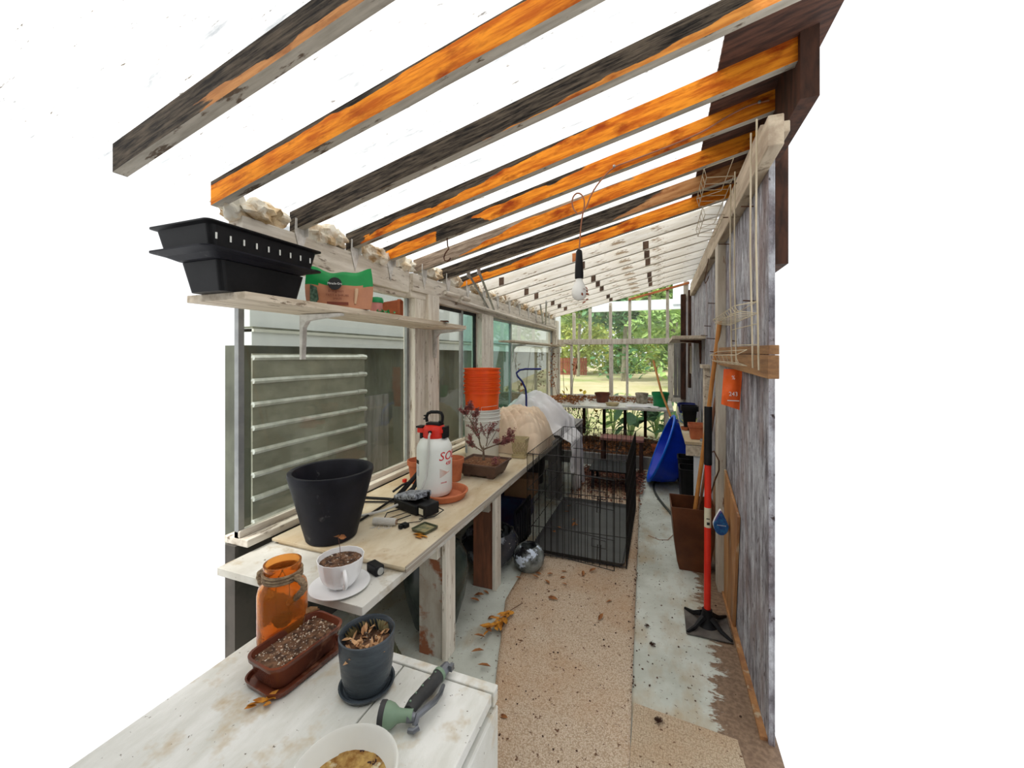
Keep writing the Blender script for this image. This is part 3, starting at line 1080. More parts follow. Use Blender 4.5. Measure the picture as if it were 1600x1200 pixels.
B().box(-.3, 2.1, -.04, 0, .9, 1.0).box(-.3, 2.1, -.04, 0, .25, .35).done('rail', FENCE, fe)

pb = thing('porch_beam', 'white porch beam and house corner outside the upper right far panes', 'porch', (.25, 7.6, 0))
B().box(-1.45, .6, 0, .08, 2.22, 2.40).done('beam', SIDING, pb)
B().box(-.02, .55, .0, .1, 2.40, 3.0).box(-.02, .55, -.02, .0, 2.30, 2.34).done('fascia', SIDING, pb)
B().box(.16, .24, .02, .1, 0, 2.25).box(.26, .34, .02, .1, 0, 2.25).done('board', GREY_BOARD, pb)

# broad-leaved plants seen through the low panes
def big_leaf_plant(c, label, n, seed, m, L=.3):
    rr = random.Random(seed)
    root = thing('garden_plant', label, 'plant', (c[0], c[1], -.05), 0, 'leafy plants behind the low panes')
    q, st = B(), B()
    for k in range(n):
        a = rr.uniform(0, 6.3)
        h = rr.uniform(.25, .78)
        r = rr.uniform(.05, .28)
        p = (math.cos(a) * r, math.sin(a) * r * .6, h)
        st.tube([(0, 0, 0), (p[0] * .5, p[1] * .5, h * .7), p], .006, 4)
        l = L * rr.uniform(.6, 1.1)
        q.leaf(p, l, l * .75, a + rr.uniform(-.5, .5), rr.uniform(.1, .9), rr.uniform(-.4, .4), .15)
    q.done('leaves', m, root)
    st.done('stems', BUSH, root)


big_leaf_plant((-.45, 6.95), 'dark broad-leaved plant behind the low panes, centre', 26, 21, BUSH_D)
big_leaf_plant((-.05, 7.35), 'broad-leaved plant behind the low panes beside the white table leg', 28, 22, BUSH_D)
big_leaf_plant((-.8, 7.55), 'bright green plant behind the low panes left of centre', 22, 23, BUSH, .2)
big_leaf_plant((-1.2, 6.95), 'sparse green plant behind the low panes at far left', 12, 24, BUSH, .16)
big_leaf_plant((.22, 6.9), 'green plant behind the low panes at far right', 20, 25, BUSH_D, .22)

# ------------------------------------------------------------------ left bench and cabinet
bt = thing('potting_bench', 'long pale plywood potting bench under the left windows', 'bench', (-1.27, 3.0, 0))
BX = 1.27
B().box(-.33, BX - .905, 1.04 - 3, 5.0 - 3, .55, .58).done('base_board', BENCH_BASE, bt, bevel=.002)
B().box(-.28, BX - .895, 1.262 - 3, 3.45 - 3, .582, .592).box(-.31, BX - .897, 1.255 - 3, 3.45 - 3, .592, .604).done('tabletop', [BENCH_PLY], bt, bevel=.0015)
q = B().box(BX - .899, BX - .892, 1.262 - 3, 3.45 - 3, .578, .603)
q.done('edge_strip', PLY_EDGE, bt)
q = B().box(-.33, BX - .9, 3.46 - 3, 5.0 - 3, .582, .60)
q.done('rear_board', GREY_BOARD, bt)
for y, m1 in ((1.60, LEG_WOOD), (2.18, RED_WOOD)):
    B().box(BX - 1.06, BX - .932, y - 3, y + .03 - 3, 0, .55).done('leg', m1, bt, bevel=.002)
    B().box(BX - .930, BX - .908, y - .012 - 3, y + .075 - 3, 0, .55).done('leg_facing', POST_PAINT, bt, bevel=.002)
    B().box(BX - 1.05, BX - .945, y - .03 - 3, y - 3, .47, .55).done('gusset', POST_PAINT if y < 2 else LEG_WOOD, bt)
for y in (3.78, 4.9):
    B().box(BX - 1.02, BX - .93, y - 3, y + .04 - 3, 0, .55).box(BX - .93, BX - .905, y - .02 - 3, y + .09 - 3, 0, .55).done('leg', GREY_BOARD, bt)
B().box(-.3, -.26, 1.7 - 3, 1.76 - 3, 0, .55).box(-.3, -.26, 3.2 - 3, 3.26 - 3, 0, .55).box(-.3, -.26, 4.8 - 3, 4.86 - 3, 0, .55).done('rear_leg', LEG_WOOD, bt)

cb = thing('low_cabinet', 'low white painted cabinet with scratched top in the near left corner', 'cabinet', (-.88, .73, 0))
B().box(-.33, .183, -.27, .24, .47, .50).box(.187, .463, -.27, .24, .47, .50).done('top_board', CAB_PAINT, cb, bevel=.003)
B().box(-.33, .468, .243, .272, .46, .502).done('back_edge', CAB_PAINT, cb, bevel=.003)
B().box(-.32, .448, -.26, .25, .02, .468).done('body', CAB_PAINT, cb)
B().box(.45, .472, -.25, .265, .04, .455).done('door', CAB_PAINT, cb, bevel=.006)

# ------------------------------------------------------------------ shelves
s1 = thing('wall_shelf', 'long bare wooden shelf across the nearest left windows', 'shelf', (-1.47, 1.8, 1.60))
B().box(-.155, .15, -.85, .50, -.008, .018).box(-.155, .15, .50, .80, -.012, .014).done('board', SHELF_WOOD, s1, bevel=.002)
def bracket(y, parent, L=.24, dz=0):
    q = B()
    q.prism([(-.10, -.012), (-.10 + L, -.012), (-.10 + L, -.022), (-.055, -.04), (-.08, -.07), (-.088, -.22), (-.10, -.22)], 'y', y - .012, y + .012)
    return q.done('bracket', TIE, parent)
bracket(.77, s1)
bracket(-.4, s1)
s2 = thing('wall_shelf', 'narrow white shelf running along the farthest left window', 'shelf', (-1.52, 5.1, 1.54))
B().box(-.1, .09, -1.15, 1.3, 0, .02).done('board', SHELF_WOOD, s2, bevel=.002)
bracket(-.72, s2, .17)
bracket(.9, s2, .17)
s3 = thing('wall_shelf', 'short dark-bottomed shelf high on the right wall', 'shelf', (.235, 4.35, 1.54))
B().box(-.13, .133, -.65, .62, 0, .028).done('board', SHELF_WOOD, s3, bevel=.002)
q = B().prism([(.133, 0), (.13, -.22), (.118, -.22), (.11, -.03), (-.05, -.012), (-.05, 0)], 'y', -.3, -.27)
q.done('bracket', RUST, s3)

# ------------------------------------------------------------------ far table, small table, right shelf
ft = thing('far_table', 'white topped table across the far end above the planting bed', 'table', (-.7, 5.9, 0))
B().box(-.88, .87, -.50, .53, .68, .71).done('tabletop', CAB_PAINT, ft, bevel=.003)
for x, y in ((.79, -.47), (-.8, -.47), (.79, .4), (-.8, .4)):
    B().box(x - .025, x + .025, y - .02, y + .02, .1, .68).done('leg', POST_PAINT, ft)
st = thing('small_table', 'low red brown wooden stand in front of the planting bed', 'table', (-.4, 4.95, 0))
B().box(-.27, .23, -.12, .13, .385, .41).done('tabletop', mat('pinkish_board', (.28, .13, .11), (.2, .09, .07), 4, rough=.8), st)
for x, y in ((.2, -.09), (-.24, -.09), (.2, .1), (-.24, .1)):
    B().box(x - .018, x + .018, y - .018, y + .018, 0, .385).done('leg', DARK_BROWN, st)

rs = thing('side_shelf', 'narrow plywood bench along the right wall', 'bench', (.28, 4.3, 0))
B().box(-.085, .085, -.84, .98, .685, .71).done('board', BENCH_PLY, rs, bevel=.002)
B().box(-.08, .085, -.845, -.825, .60, .68).done('apron', SHELF_WOOD, rs)
B().box(-.02, .08, -.82, -.79, 0, .60).done('leg', SIDING, rs)
B().box(-.02, .08, .7, .73, 0, .68).done('leg', SIDING, rs)

for k, (x, y, w, h, lab) in enumerate(((.262, 3.72, .10, .42, 'black storage bin under the right bench, nearer one'), (.262, 4.02, .10, .44, 'black storage bin under the right bench behind the other'))):
    q = B().lathe([(w * .8, 0), (w, h), (w * 1.06, h), (w * 1.06, h + .02), (w * .96, h + .02), (w * .76, .02)], 32, sq=6, capt=True)
    o = q.done('storage_bin', BLACK, loc=(x, y, 0))
    tag(o, lab, 'bin', 'black bins under the right bench')

# ------------------------------------------------------------------ things on the cabinet
def soil_disc(r, z, seed, m=SOIL, amp=.006, n=28):
    q = B()
    def f(u, v):
        a = 2 * PI * u
        rr_ = r * v
        x, y = rr_ * math.cos(a), rr_ * math.sin(a)
        return (x, y, z + amp * mn.noise(Vector((x * 60, y * 60, seed))) * (1 if v < .95 else 0))
    q.grid(n, 8, f)
    bmesh.ops.remove_doubles(q.bm, verts=q.bm.verts, dist=1e-5)
    return q


def sprout(parent, p, h, lean, m=LEAF_TAN, L=.03, n=2):
    q = B().tube([p, (p[0] + lean[0] * .4, p[1] + lean[1] * .4, p[2] + h * .6), (p[0] + lean[0], p[1] + lean[1], p[2] + h)], .0011, 5)
    s_ = q.done('stem', STEM, parent)
    e = Vector((p[0] + lean[0], p[1] + lean[1], p[2] + h))
    for k in range(n):
        B().leaf(e, L, L * .8, R.uniform(0, 6), -.5 + k * .7, R.uniform(-1, 1)).done('leaf', m, parent)


j = thing('amber_jar', 'amber textured glass jar with rope round its neck at the left edge', 'jar', (-1.105, .915, .502))
B().lathe([(.058, 0), (.068, .006), (.070, .03), (.070, .165), (.066, .182), (.05, .20), (.046, .212), (.049, .235), (.053, .245), (.053, .252), (.047, .252), (.043, .235), (.041, .21), (.046, .198), (.060, .18), (.065, .165), (.065, .03), (.05, .008)], 40, capt=True).done('jar_body', AMBER, j, smooth=True)
q = B()
for k in range(3):
    q.tube([(math.cos(a) * .0535, math.sin(a) * .0535, .207 + k * .009) for a in [2 * PI * i / 28 for i in range(28)]], .0045, 6, closed=True)
q.done('neck_rope', ROPE, j, smooth=True)
for sgn in (1, -1):
    q = B()
    pts = []
    for i in range(15):
        t = i / 14
        a = PI * t * 1.15
        pts.append((sgn * (.054 + .04 * math.sin(a)), -.004 * i * .2, .215 - .075 * t + .012 * math.sin(a)))
    q.tube(pts, [.009 + .002 * (i % 2) for i in range(15)], 8)
    q.done('rope_handle', ROPE, j, smooth=True)
q = B()
q.tube([(math.cos(a) * .028, math.sin(a) * .028, .075) for a in [2 * PI * i / 20 for i in range(20)]], .003, 5, closed=True)
q.tube([(.028, 0, .075), (.028, 0, .19), (0, 0, .225)], .0014, 5).tube([(-.028, 0, .075), (-.028, 0, .19), (0, 0, .225)], .0014, 5)
q.lathe([(.02, .055), (.027, .062), (.027, .07)], 20, capt=True)
q.done('candle_holder', RUST, j)

bp = thing('rectangular_bonsai_pot', 'glossy brown rounded rectangular pot with saucer, soil and a dry sprout', 'plant pot', (-.985, .865, .502), math.radians(-6))
def rrect(hx, hy, r, z, n=6):
    pts = []
    for cx, cy, a0 in ((hx - r, hy - r, 0), (-hx + r, hy - r, 90), (-hx + r, -hy + r, 180), (hx - r, -hy + r, 270)):
        for i in range(n + 1):
            a = math.radians(a0 + 90 * i / n)
            pts.append((cx + r * math.cos(a), cy + r * math.sin(a), z))
    return pts
B().rings([rrect(.066, .106, .03, 0), rrect(.074, .115, .034, .004), rrect(.077, .119, .036, .018), rrect(.073, .115, .034, .018), rrect(.068, .109, .03, .008)]).done('saucer', BROWN_GLAZE, bp, smooth=True)
B().rings([rrect(.052, .092, .026, .009), rrect(.058, .1, .03, .02), rrect(.064, .108, .034, .06), rrect(.070, .114, .036, .068), rrect(.071, .115, .036, .078), rrect(.064, .108, .032, .078), rrect(.059, .101, .03, .06)], capt=False).done('pot_body', BROWN_GLAZE, bp, smooth=True)
q = B()
q.rings([rrect(.059, .102, .03, .063), rrect(.045, .09, .025, .068), rrect(.03, .06, .02, .07), rrect(.01, .03, .01, .068)], capb=False).done('soil', SOIL, bp, smooth=True)
sprout(bp, (.012, .0, .066), .07, (-.005, .02), LEAF_TAN, .042, 2)
q = B()
for k in range(110):
    q.blob((R.uniform(-.052, .052), R.uniform(-.095, .095), .069), R.uniform(.001, .0034), 1, .2, 5, seed=k)
o = q.done('perlite', mat('perlite_grain', (.7, .6, .48), (.45, .32, .2), 30, rough=.9), bp)
o['kind'] = 'stuff'

gp = thing('grey_pot', 'slate grey rippled ceramic pot with dried leaves standing on the cabinet', 'plant pot', (-.745, .875, .502))
B().lathe([(.062, 0), (.070, .006), (.073, .014), (.068, .014), (.060, .007)], 40, capt=True).done('saucer', GREYPOT, gp, smooth=True)
B().lathe([(.052, .008), (.058, .012), (.066, .05), (.071, .10), (.073, .148), (.070, .150), (.067, .146), (.065, .10), (.062, .06)], 48, capb=True).done('pot_body', GREYPOT, gp, smooth=True)
soil_disc(.067, .108, 3).done('soil', SOIL, gp, smooth=True)
q = B()
for k in range(46):
    a = R.uniform(0, 6.3)
    r = R.uniform(.02, .055)
    q.leaf((r * math.cos(a), r * math.sin(a), .110 + R.uniform(0, .012)), R.uniform(.02, .035), .013, R.uniform(0, 6.3), R.uniform(-.9, .1), R.uniform(-1, 1))
o = q.done('dried_leaves', LEAF_TAN, gp)
o['kind'] = 'stuff'
q = B()
for k in range(14):
    a = 1.2 + k * .16
    q.leaf((.060 * math.cos(a), .060 * math.sin(a), .108), .035, .02, a + 1.57, -1.2, R.uniform(-.5, .5))
q.done('moss_edge', mat('dry_moss', (.3, .26, .13), (.16, .13, .06), 30, rough=.9), gp)

bw = thing('enamel_bowl', 'cream bowl crusted yellow inside, cut off by the bottom edge', 'bowl', (-.583, .618, .502))
bw.scale = (1.0, 1.0, 1.1)
B().lathe([(.05, 0), (.06, .004), (.085, .03), (.1, .066), (.104, .07), (.1, .073), (.095, .068), (.08, .032), (.058, .012)], 48, capt=False).done('bowl_body', ENAMEL, bw, smooth=True)
soil_disc(.084, .036, 5, CRUST, .008).done('crusted_residue', CRUST, bw, smooth=True)

# hose nozzle
nz = thing('hose_nozzle', 'sage green and black garden hose spray nozzle lying on the cabinet', 'hose nozzle', (-.56, .88, .502))
Mh = T(-.03, -.078, .029) @ Rz(math.radians(20)) @ Matrix.Rotation(math.radians(-90), 4, 'Y')
B().lathe([(.013, -.035), (.0135, -.01), (.015, .0), (.024, .012), (.028, .024), (.028, .032)], 28, M=Mh, capt=True).done('spray_head', NOZ_GREEN, nz, smooth=True)
B().lathe([(.0283, .030), (.030, .033), (.030, .043), (.027, .044), (.024, .042)], 28, M=Mh, capt=True).done('face_ring', NOZ_BLACK, nz, smooth=True)
q = B()
hp = [(-.012, -.062, .03), (-.014, -.035, .028), (-.012, -.008, .026), (-.010, .02, .023), (-.008, .048, .02), (-.008, .07, .019)]
q.tube(hp, [.014, .0165, .0155, .018, .0165, .017], 14)
q.done('grip', NOZ_BLACK, nz, smooth=True)
q = B()
for i, p in enumerate(hp[:5]):
    q.blob((p[0] - .003, p[1] + .012, p[2] + .0155), .003, 1, 0, 1)
q.done('grip_dots', NOZ_GREEN, nz)
B().tube([(-.008, .069, .019), (-.007, .079, .019)], .0185, 16).done('collar', NOZ_GREEN, nz, smooth=True)
B().tube([(-.006, .079, .018), (-.004, .094, .018), (-.002, .11, .018)], [.0135, .0145, .013], 8).box(.008, .018, .098, .112, .014, .03).done('connector', NOZ_GREY, nz, smooth=True)
q = B()
q.tube([(.014, -.075, .016), (.012, -.062, .028), (.022, -.04, .03), (.028, -.01, .024), (.028, .02, .02), (.02, .05, .016)], [.007, .009, .008, .0075, .006, .005], 8)
q.tube([(.004, -.085, .010), (.018, -.085, .013), (.026, -.075, .016)], .006, 8)
q.done('trigger', NOZ_GREY, nz, smooth=True)
B().tube([(-.008, -.072, .028), (.010, -.066, .026)], [.013, .010], 12).done('valve_body', NOZ_GREY, nz, smooth=True)

lf = B()
for k in range(7):
    lf.leaf((-.955 + R.uniform(-.012, .012), .735 + R.uniform(-.012, .012), .505), R.uniform(.025, .04), .016, R.uniform(0, 6.3), -.3, R.uniform(-.6, .6))
tag(lf.done('curled_leaf', LEAF_YEL), 'curled yellow leaves on the cabinet top at the left edge', 'leaf')

# ------------------------------------------------------------------ things on the bench
cp = thing('plant_cup', 'large fluted white teacup planted with soil and one withered sprout', 'cup', (-1.058, 1.108, .5915))
B().lathe([(.042, 0), (.045, .003), (.058, .018), (.068, .04), (.074, .07), (.077, .092), (.0775, .096), (.075, .096), (.072, .08), (.066, .045), (.05, .018)], 64, flute=.012, nf=16, capt=False).done('cup_body', CERAMIC, cp, smooth=True)
pts = []
for i in range(13):
    t = i / 12
    a = -PI * .5 + PI * t
    pts.append(Vector((.066 + .034 * math.cos(a), 0, .048 + .028 * math.sin(a))))
q = B()
q.tube([Rz(math.radians(-38)) @ p for p in pts], [.007] * 13, 10)
q.done('handle', CERAMIC, cp, smooth=True)
soil_disc(.073, .078, 9).done('soil', SOIL, cp, smooth=True)
sprout(cp, (.0, .0, .078), .085, (-.008, -.004), LEAF_DRY, .028, 2)
sa = B().lathe([(.045, 0), (.06, .001), (.09, .006), (.103, .009), (.103, .0115), (.09, .009), (.06, .005), (.045, .004)], 56, capt=True).done('saucer', CERAMIC, smooth=True, loc=(-1.062, 1.108, .5805))
sa.scale = (.98, .98, 1)
tag(sa, 'wide white saucer under the planted teacup', 'saucer')

bk = thing('large_black_pot', 'large matt charcoal tapered pot, empty, under the nearest window', 'plant pot', (-1.35, 1.36, .606))
bk.scale = (1.06, 1.06, 1.06)
B().lathe([(.092, 0), (.098, .004), (.115, .07), (.137, .16), (.158, .24), (.165, .268), (.163, .278), (.157, .28), (.146, .277), (.14, .262), (.125, .17), (.09, .012)], 64, capt=True).done('pot_body', CHAR, bk, smooth=True)

ad = thing('black_adapter', 'small black box with worn metal end lying beside the teacup', 'adapter', (-1.0, 1.222, .5815), math.radians(-20))
B().box(-.036, .03, -.018, .018, 0, .034).done('housing', BLACK, ad, bevel=.004)
B().lathe([(.013, 0), (.013, .006)], 14, M=T(.028, 0, .017) @ Matrix.Rotation(PI / 2, 4, 'Y'), capt=True).done('end_cap', GALV, ad)

tw = thing('twine_roll', 'roll of white twine lying on its side with loose strands', 'twine', (-1.205, 1.535, .6215), math.radians(15))
q = B()
Mx = Matrix.Rotation(PI / 2, 4, 'Y')
q.lathe([(.0125, -.055), (.0165, -.054), (.0175, -.03), (.017, 0), (.0178, .03), (.016, .054), (.0125, .055)], 24, M=Mx, capt=True)
q.done('twine_body', TWINE, tw, smooth=True)
B().lathe([(.011, .053), (.0115, .0575), (.008, .0575), (.0075, .053)], 16, M=Mx, capt=True).done('cardboard_core', CARD, tw)
q = B()
for k in range(9):
    x = R.uniform(-.06, .04)
    q.tube([(x, -.012, -.01), (x + R.uniform(-.01, .01), -.024, -.0165), (x + R.uniform(-.03, .02), -.034 - R.uniform(0, .012), -.0168)], .0012, 4)
q.done('loose_strands', TWINE, tw)

dsh = thing('small_square_dish', 'small square grey green dish with dried residue on the bench edge', 'dish', (-1.0, 1.555, .6055), math.radians(-12))
B().rings([rrect(.036, .036, .006, 0), rrect(.042, .042, .006, .003), rrect(.044, .044, .007, .013), rrect(.040, .040, .006, .013), rrect(.036, .036, .005, .006)]).done('dish_body', OLIVE, dsh)
B().box(-.033, .033, -.033, .033, .006, .0085).done('residue', mat('dish_residue', (.3, .25, .12), (.1, .12, .07), 40, rough=.8), dsh)
q = B()
for k in range(5):
    q.leaf((-.985 + R.uniform(-.05, .03), 1.49 + R.uniform(-.01, .02), .6055), .05, .02, R.uniform(-.5, .5), -.05, R.uniform(-.3, .3))
tag(q.done('yellow_husk', LEAF_YEL), 'flattened yellow husk beside the small square dish', 'leaf')

# electric box with cables
pw = thing('power_unit', 'black speckled electric control box with cables on the bench', 'electric box', (-1.18, 1.745, .607), math.radians(-18))
pw.scale = (1.25,) * 3
B().box(-.085, .065, -.045, .05, .0, .04).done('lower_case', BLACK, pw, bevel=.006)
Mt = T(-.005, 0, .045) @ Matrix.Rotation(math.radians(-12), 4, 'Y')
B().box(-.085, .06, -.042, .045, 0, .022, M=Mt).done('speckled_cover', SPECK, pw, bevel=.006)
B().box(.07, .115, -.04, .03, .004, .05).done('plug_block', BLACK, pw, bevel=.005)
B().box(.075, .1, -.0415, -.040, .012, .034).done('label', STICKER, pw)
B().box(.03, .04, .02, .03, .045, .075).box(.048, .058, .02, .03, .045, .075).box(.03, .058, .022, .028, .055, .06).done('clip', BLACK, pw)
q = B()
q.tube([(-.08, 0, .01), (-.16, -.04, .004), (-.24, -.10, .004), (-.30, -.12, .004)], .0035, 6)
q.tube([(-.08, .02, .01), (-.18, -.01, .004), (-.27, -.06, .004), (-.30, -.08, .004)], .0055, 6)
q.tube([(-.03, -.05, .008), (-.05, -.1, .003), (-.01, -.14, .003), (.04, -.12, .003), (.05, -.06, .006)], .0022, 6)
q.tube([(.02, -.05, .008), (.0, -.13, .003), (.03, -.17, .003), (.08, -.13, .003), (.12, -.07, .003), (.11, -.03, .008)], .0016, 6)
q.tube([(.1, .02, .03), (.14, .03, .02), (.13, -.01, .004), (.1, -.06, .003)], .0025, 6)
q.done('cable', BLACK, pw, smooth=True)
q = B().box(.095, .12, -.14, -.12, 0, .012).box(.1, .115, -.155, -.145, 0, .012)
q.done('connector', BLACK, pw)

# terracotta saucer and sprayer
ts = B().lathe([(.105, 0), (.118, .002), (.132, .03), (.137, .034), (.137, .04), (.128, .041), (.12, .033), (.108, .008)], 56, capt=True).done('terracotta_saucer', [TERRA], smooth=True, loc=(-1.135, 1.955, .606))
tag(ts, 'round terracotta saucer holding dried dirt under the white sprayer', 'saucer')

sp = thing('pump_sprayer', 'white garden pressure sprayer with red collar and black pump handle', 'sprayer', (-1.20, 1.965, .6155))
sp.scale = (1.07, 1.07, 1.10)
B().lathe([(.07, 0), (.085, .006), (.092, .02), (.093, .03), (.093, .235), (.09, .25), (.075, .278), (.056, .29), (.052, .31)], 48, capt=True).done('tank', TANK, sp, smooth=True)
q = B()
q.lathe([(.055, .288), (.058, .292), (.06, .30), (.06, .335), (.05, .352), (.02, .355)], 32, capt=True)
q.box(-.095, .0, -.02, .02, .31, .336)
q.box(.0, .066, -.03, .03, .318, .336)
q.done('collar', RED, sp, bevel=.003)
q = B()
q.box(-.04, .045, -.022, .022, .352, .366)
q.done('lid', BLACK, sp, bevel=.003)
B().box(-.1, -.06, -.024, .024, .336, .344).done('hose_clip', BLACK, sp)
B().box(.060, .076, -.025, .025, .29, .35).done('side_clip', BLACK, sp, bevel=.003)
B().box(-.08, -.065, -.016, .016, .28, .31).done('lower_clip', BLACK, sp)
q = B()
q.tube([(-.045, 0, .366), (-.05, 0, .39), (-.04, 0, .41), (-.02, 0, .418), (.02, 0, .42), (.042, 0, .416), (.05, 0, .40), (.048, 0, .375), (.03, 0, .367)], .0085, 8)
q.box(-.062, -.05, -.008, .008, .395, .401).box(-.064, -.05, -.008, .008, .378, .384)
o = q.done('pump_handle', BLACK, sp, smooth=True)
ang = math.radians(8)
Mr = T(0, 0, .0)
q = B()
ho = [(.012, -.058, .325), (.02, -.085, .31), (.028, -.104, .22), (.022, -.112, .12), (-.0, -.135, .045), (-.045, -.2, .016), (-.09, -.30, .004), (-.14, -.36, .0), (-.18, -.40, -.002)]
q.tube(ho, .006, 8)
q.done('hose', mat('clear_white_hose', (.6, .6, .56), (.5, .5, .47), 5, rough=.3), sp, smooth=True)
B().lathe([(.009, 0), (.009, .01)], 12, M=T(.012, -.062, .325) @ Matrix.Rotation(PI / 2, 4, 'X') @ T(0, 0, -.004), capt=True).done('grommet', BLACK, sp)
text('SOLO', .06, Rz(math.radians(96)) @ T(0, 0, .205), INK_R, 'brand_lettering', sp, wrap=.0936, shear=.25, sx=1.1)
text('430', .026, Rz(math.radians(80)) @ T(0, 0, .168), INK_R, 'model_lettering', sp, wrap=.0936, shear=.2)
text('SPRAYER', .009, Rz(math.radians(62)) @ T(0, 0, .075), INK_R, 'small_lettering', sp, wrap=.0936, shear=.1)
q = B()
for k in range(7):
    a0, z0 = math.radians(48), .095 + k * .011
    a1, z1 = math.radians(80 + k * 1), .085 + k * .0135 + .0
    pts = []
    for i in range(6):
        t = i / 5
        a = a0 + (a1 - a0) * t
        z = .145 - k * .004 + (z1 - .145 + .02) * t * .6 - k * .003
        pts.append(((.0938) * math.sin(a), -.0938 * math.cos(a), z))
    q.tube(pts, .0014, 4)
q.done('printed_rays', mat('faded_red_ink', (.72, .5, .42), rough=.5), sp)
for z0, z1, mm in ((.165, .185, INK), (.105, .16, mat('pale_label', (.6, .64, .66), (.4, .44, .48), 70, rough=.5))):
    q = B()
    q.grid(6, 1, lambda u, v: (.0937 * math.sin(math.radians(-48 + 22 * u)), -.0937 * math.cos(math.radians(-48 + 22 * u)), z0 + (z1 - z0) * v))
    q.done('label', mm, sp)

gun = thing('spray_gun', 'black sprayer trigger gun with red lever leaning behind the speckled box', 'spray gun', (-1.33, 1.86, .606), math.radians(0))
q = B()
q.tube([(-.03, -.03, .012), (.0, .0, .05), (.03, .05, .10), (.055, .09, .15)], [.012, .014, .013, .010], 8)
q.tube([(-.03, -.06, .05), (-.005, -.01, .075), (.02, .02, .085)], .006, 6)
q.tube([(.02, .01, .03), (.04, .03, .05), (.05, .06, .09)], .012, 6)
q.done('gun_body', BLACK, gun, smooth=True)
B().box(-.012, .004, .0, .02, .085, .102).done('lever', RED, gun)
q = B()
q.tube([(-.03, -.03, .012), (-.02, -.2, .006), (.0, -.42, .006)], .006, 8)
q.done('lance', BLACK, gun, smooth=True)

for (x, y, lab) in ((-1.41, 2.13, 'stained terracotta pot half hidden behind the sprayer, left one'), (-1.235, 2.24, 'terracotta pot peeking out right of the sprayer')):
    q = B().lathe([(.05, 0), (.053, .004), (.066, .11), (.073, .112), (.074, .14), (.068, .141), (.06, .1), (.045, .01)], 32, capt=True)
    tag(q.done('terracotta_pot', TERRA, smooth=True, loc=(x, y, .606)), lab, 'plant pot', 'terracotta pots behind the sprayer')

# bonsai
bo = thing('bonsai_tree', 'small red-leaved bonsai in a dark rectangular clay tray pot', 'bonsai', (-1.10, 2.425, .606), math.radians(-2))
q = B()
q.rings([rrect(.115, .092, .006, .012), rrect(.122, .1, .006, .03), rrect(.14, .118, .006, .078), rrect(.15, .128, .006, .083), rrect(.15, .128, .006, .092), rrect(.14, .118, .005, .092), rrect(.132, .11, .005, .075)], capt=False)
for sx in (-1, 1):
    for sy in (-1, 1):
        q.box(sx * .085 - .022, sx * .085 + .022, sy * .07 - .018, sy * .07 + .018, 0, .013)
q.done('tray_pot', BONSAI_CLAY, bo, smooth=True)
q = B().rings([rrect(.134, .112, .005, .08), rrect(.09, .08, .005, .088), rrect(.03, .03, .005, .094)], capb=False)
q.done('soil', mat('bark_soil', (.33, .15, .07), (.14, .06, .03), 70, rough=.95, bump=1, spots=((.6, .5, .3), 80, .68, .03)), bo, smooth=True)
rr = random.Random(5)
tr, lv = B(), B()
def branch(p, d, L, r, depth):
    pts, rad = [p], [r]
    q0 = p.copy()
    dd = d.copy()
    nseg = 4
    for i in range(nseg):
        dd = (dd + Vector((rr.uniform(-.25, .25), rr.uniform(-.25, .25), rr.uniform(-.12, .2)))).normalized()
        q0 = q0 + dd * L / nseg
        pts.append(q0.copy())
        rad.append(r * (1 - .6 * (i + 1) / nseg))
        if depth > 0 and i >= 1:
            for _ in range(1 if depth > 2 else 2):
                nd = (dd + Vector((rr.uniform(-1, 1), rr.uniform(-.8, .8), rr.uniform(-.3, .7)))).normalized()
                branch(q0.copy(), nd, L * .55, r * .5, depth - 1)
        if depth <= 1:
            for _ in range(2):
                lv.leaf(q0 + Vector((rr.uniform(-.006, .006), rr.uniform(-.006, .006), rr.uniform(-.006, .006))), rr.uniform(.007, .014), .008, rr.uniform(0, 6.3), rr.uniform(-1, 1), rr.uniform(-1, 1))
    tr.tube(pts, rad, 5)
branch(Vector((0, -.01, .09)), Vector((.02, 0, 1)), .09, .011, 0)
branch(Vector((-.005, -.01, .165)), Vector((-.5, 0, .9)), .13, .007, 2)
branch(Vector((-.06, -.01, .27)), Vector((-.35, .0, .9)), .12, .005, 3)
branch(Vector((.0, -.01, .165)), Vector((.8, 0, .35)), .13, .006, 3)
branch(Vector((.0, -.01, .15)), Vector((-.8, -.1, .35)), .09, .005, 2)
branch(Vector((.02, -.01, .19)), Vector((.5, .1, .9)), .10, .004, 2)
tr.tube([(.02, 0, .18), (.06, 0, .24), (.09, 0, .29), (.115, 0, .30)], .0018, 4)
tr.done('trunk', BARK, bo, smooth=True)
lv.done('leaves', LEAF_RED, bo)
q = B()
for k in range(90):
    a, r = rr.uniform(0, 6.3), rr.uniform(0, .04)
    q.leaf((.115 + r * math.cos(a) * .7, -.07 + r * math.sin(a), .09 + rr.uniform(0, .045)), .014, .009, rr.uniform(0, 6.3), rr.uniform(-1, 1), rr.uniform(-1, 1))
q.done('low_tuft', LEAF_RED, bo)

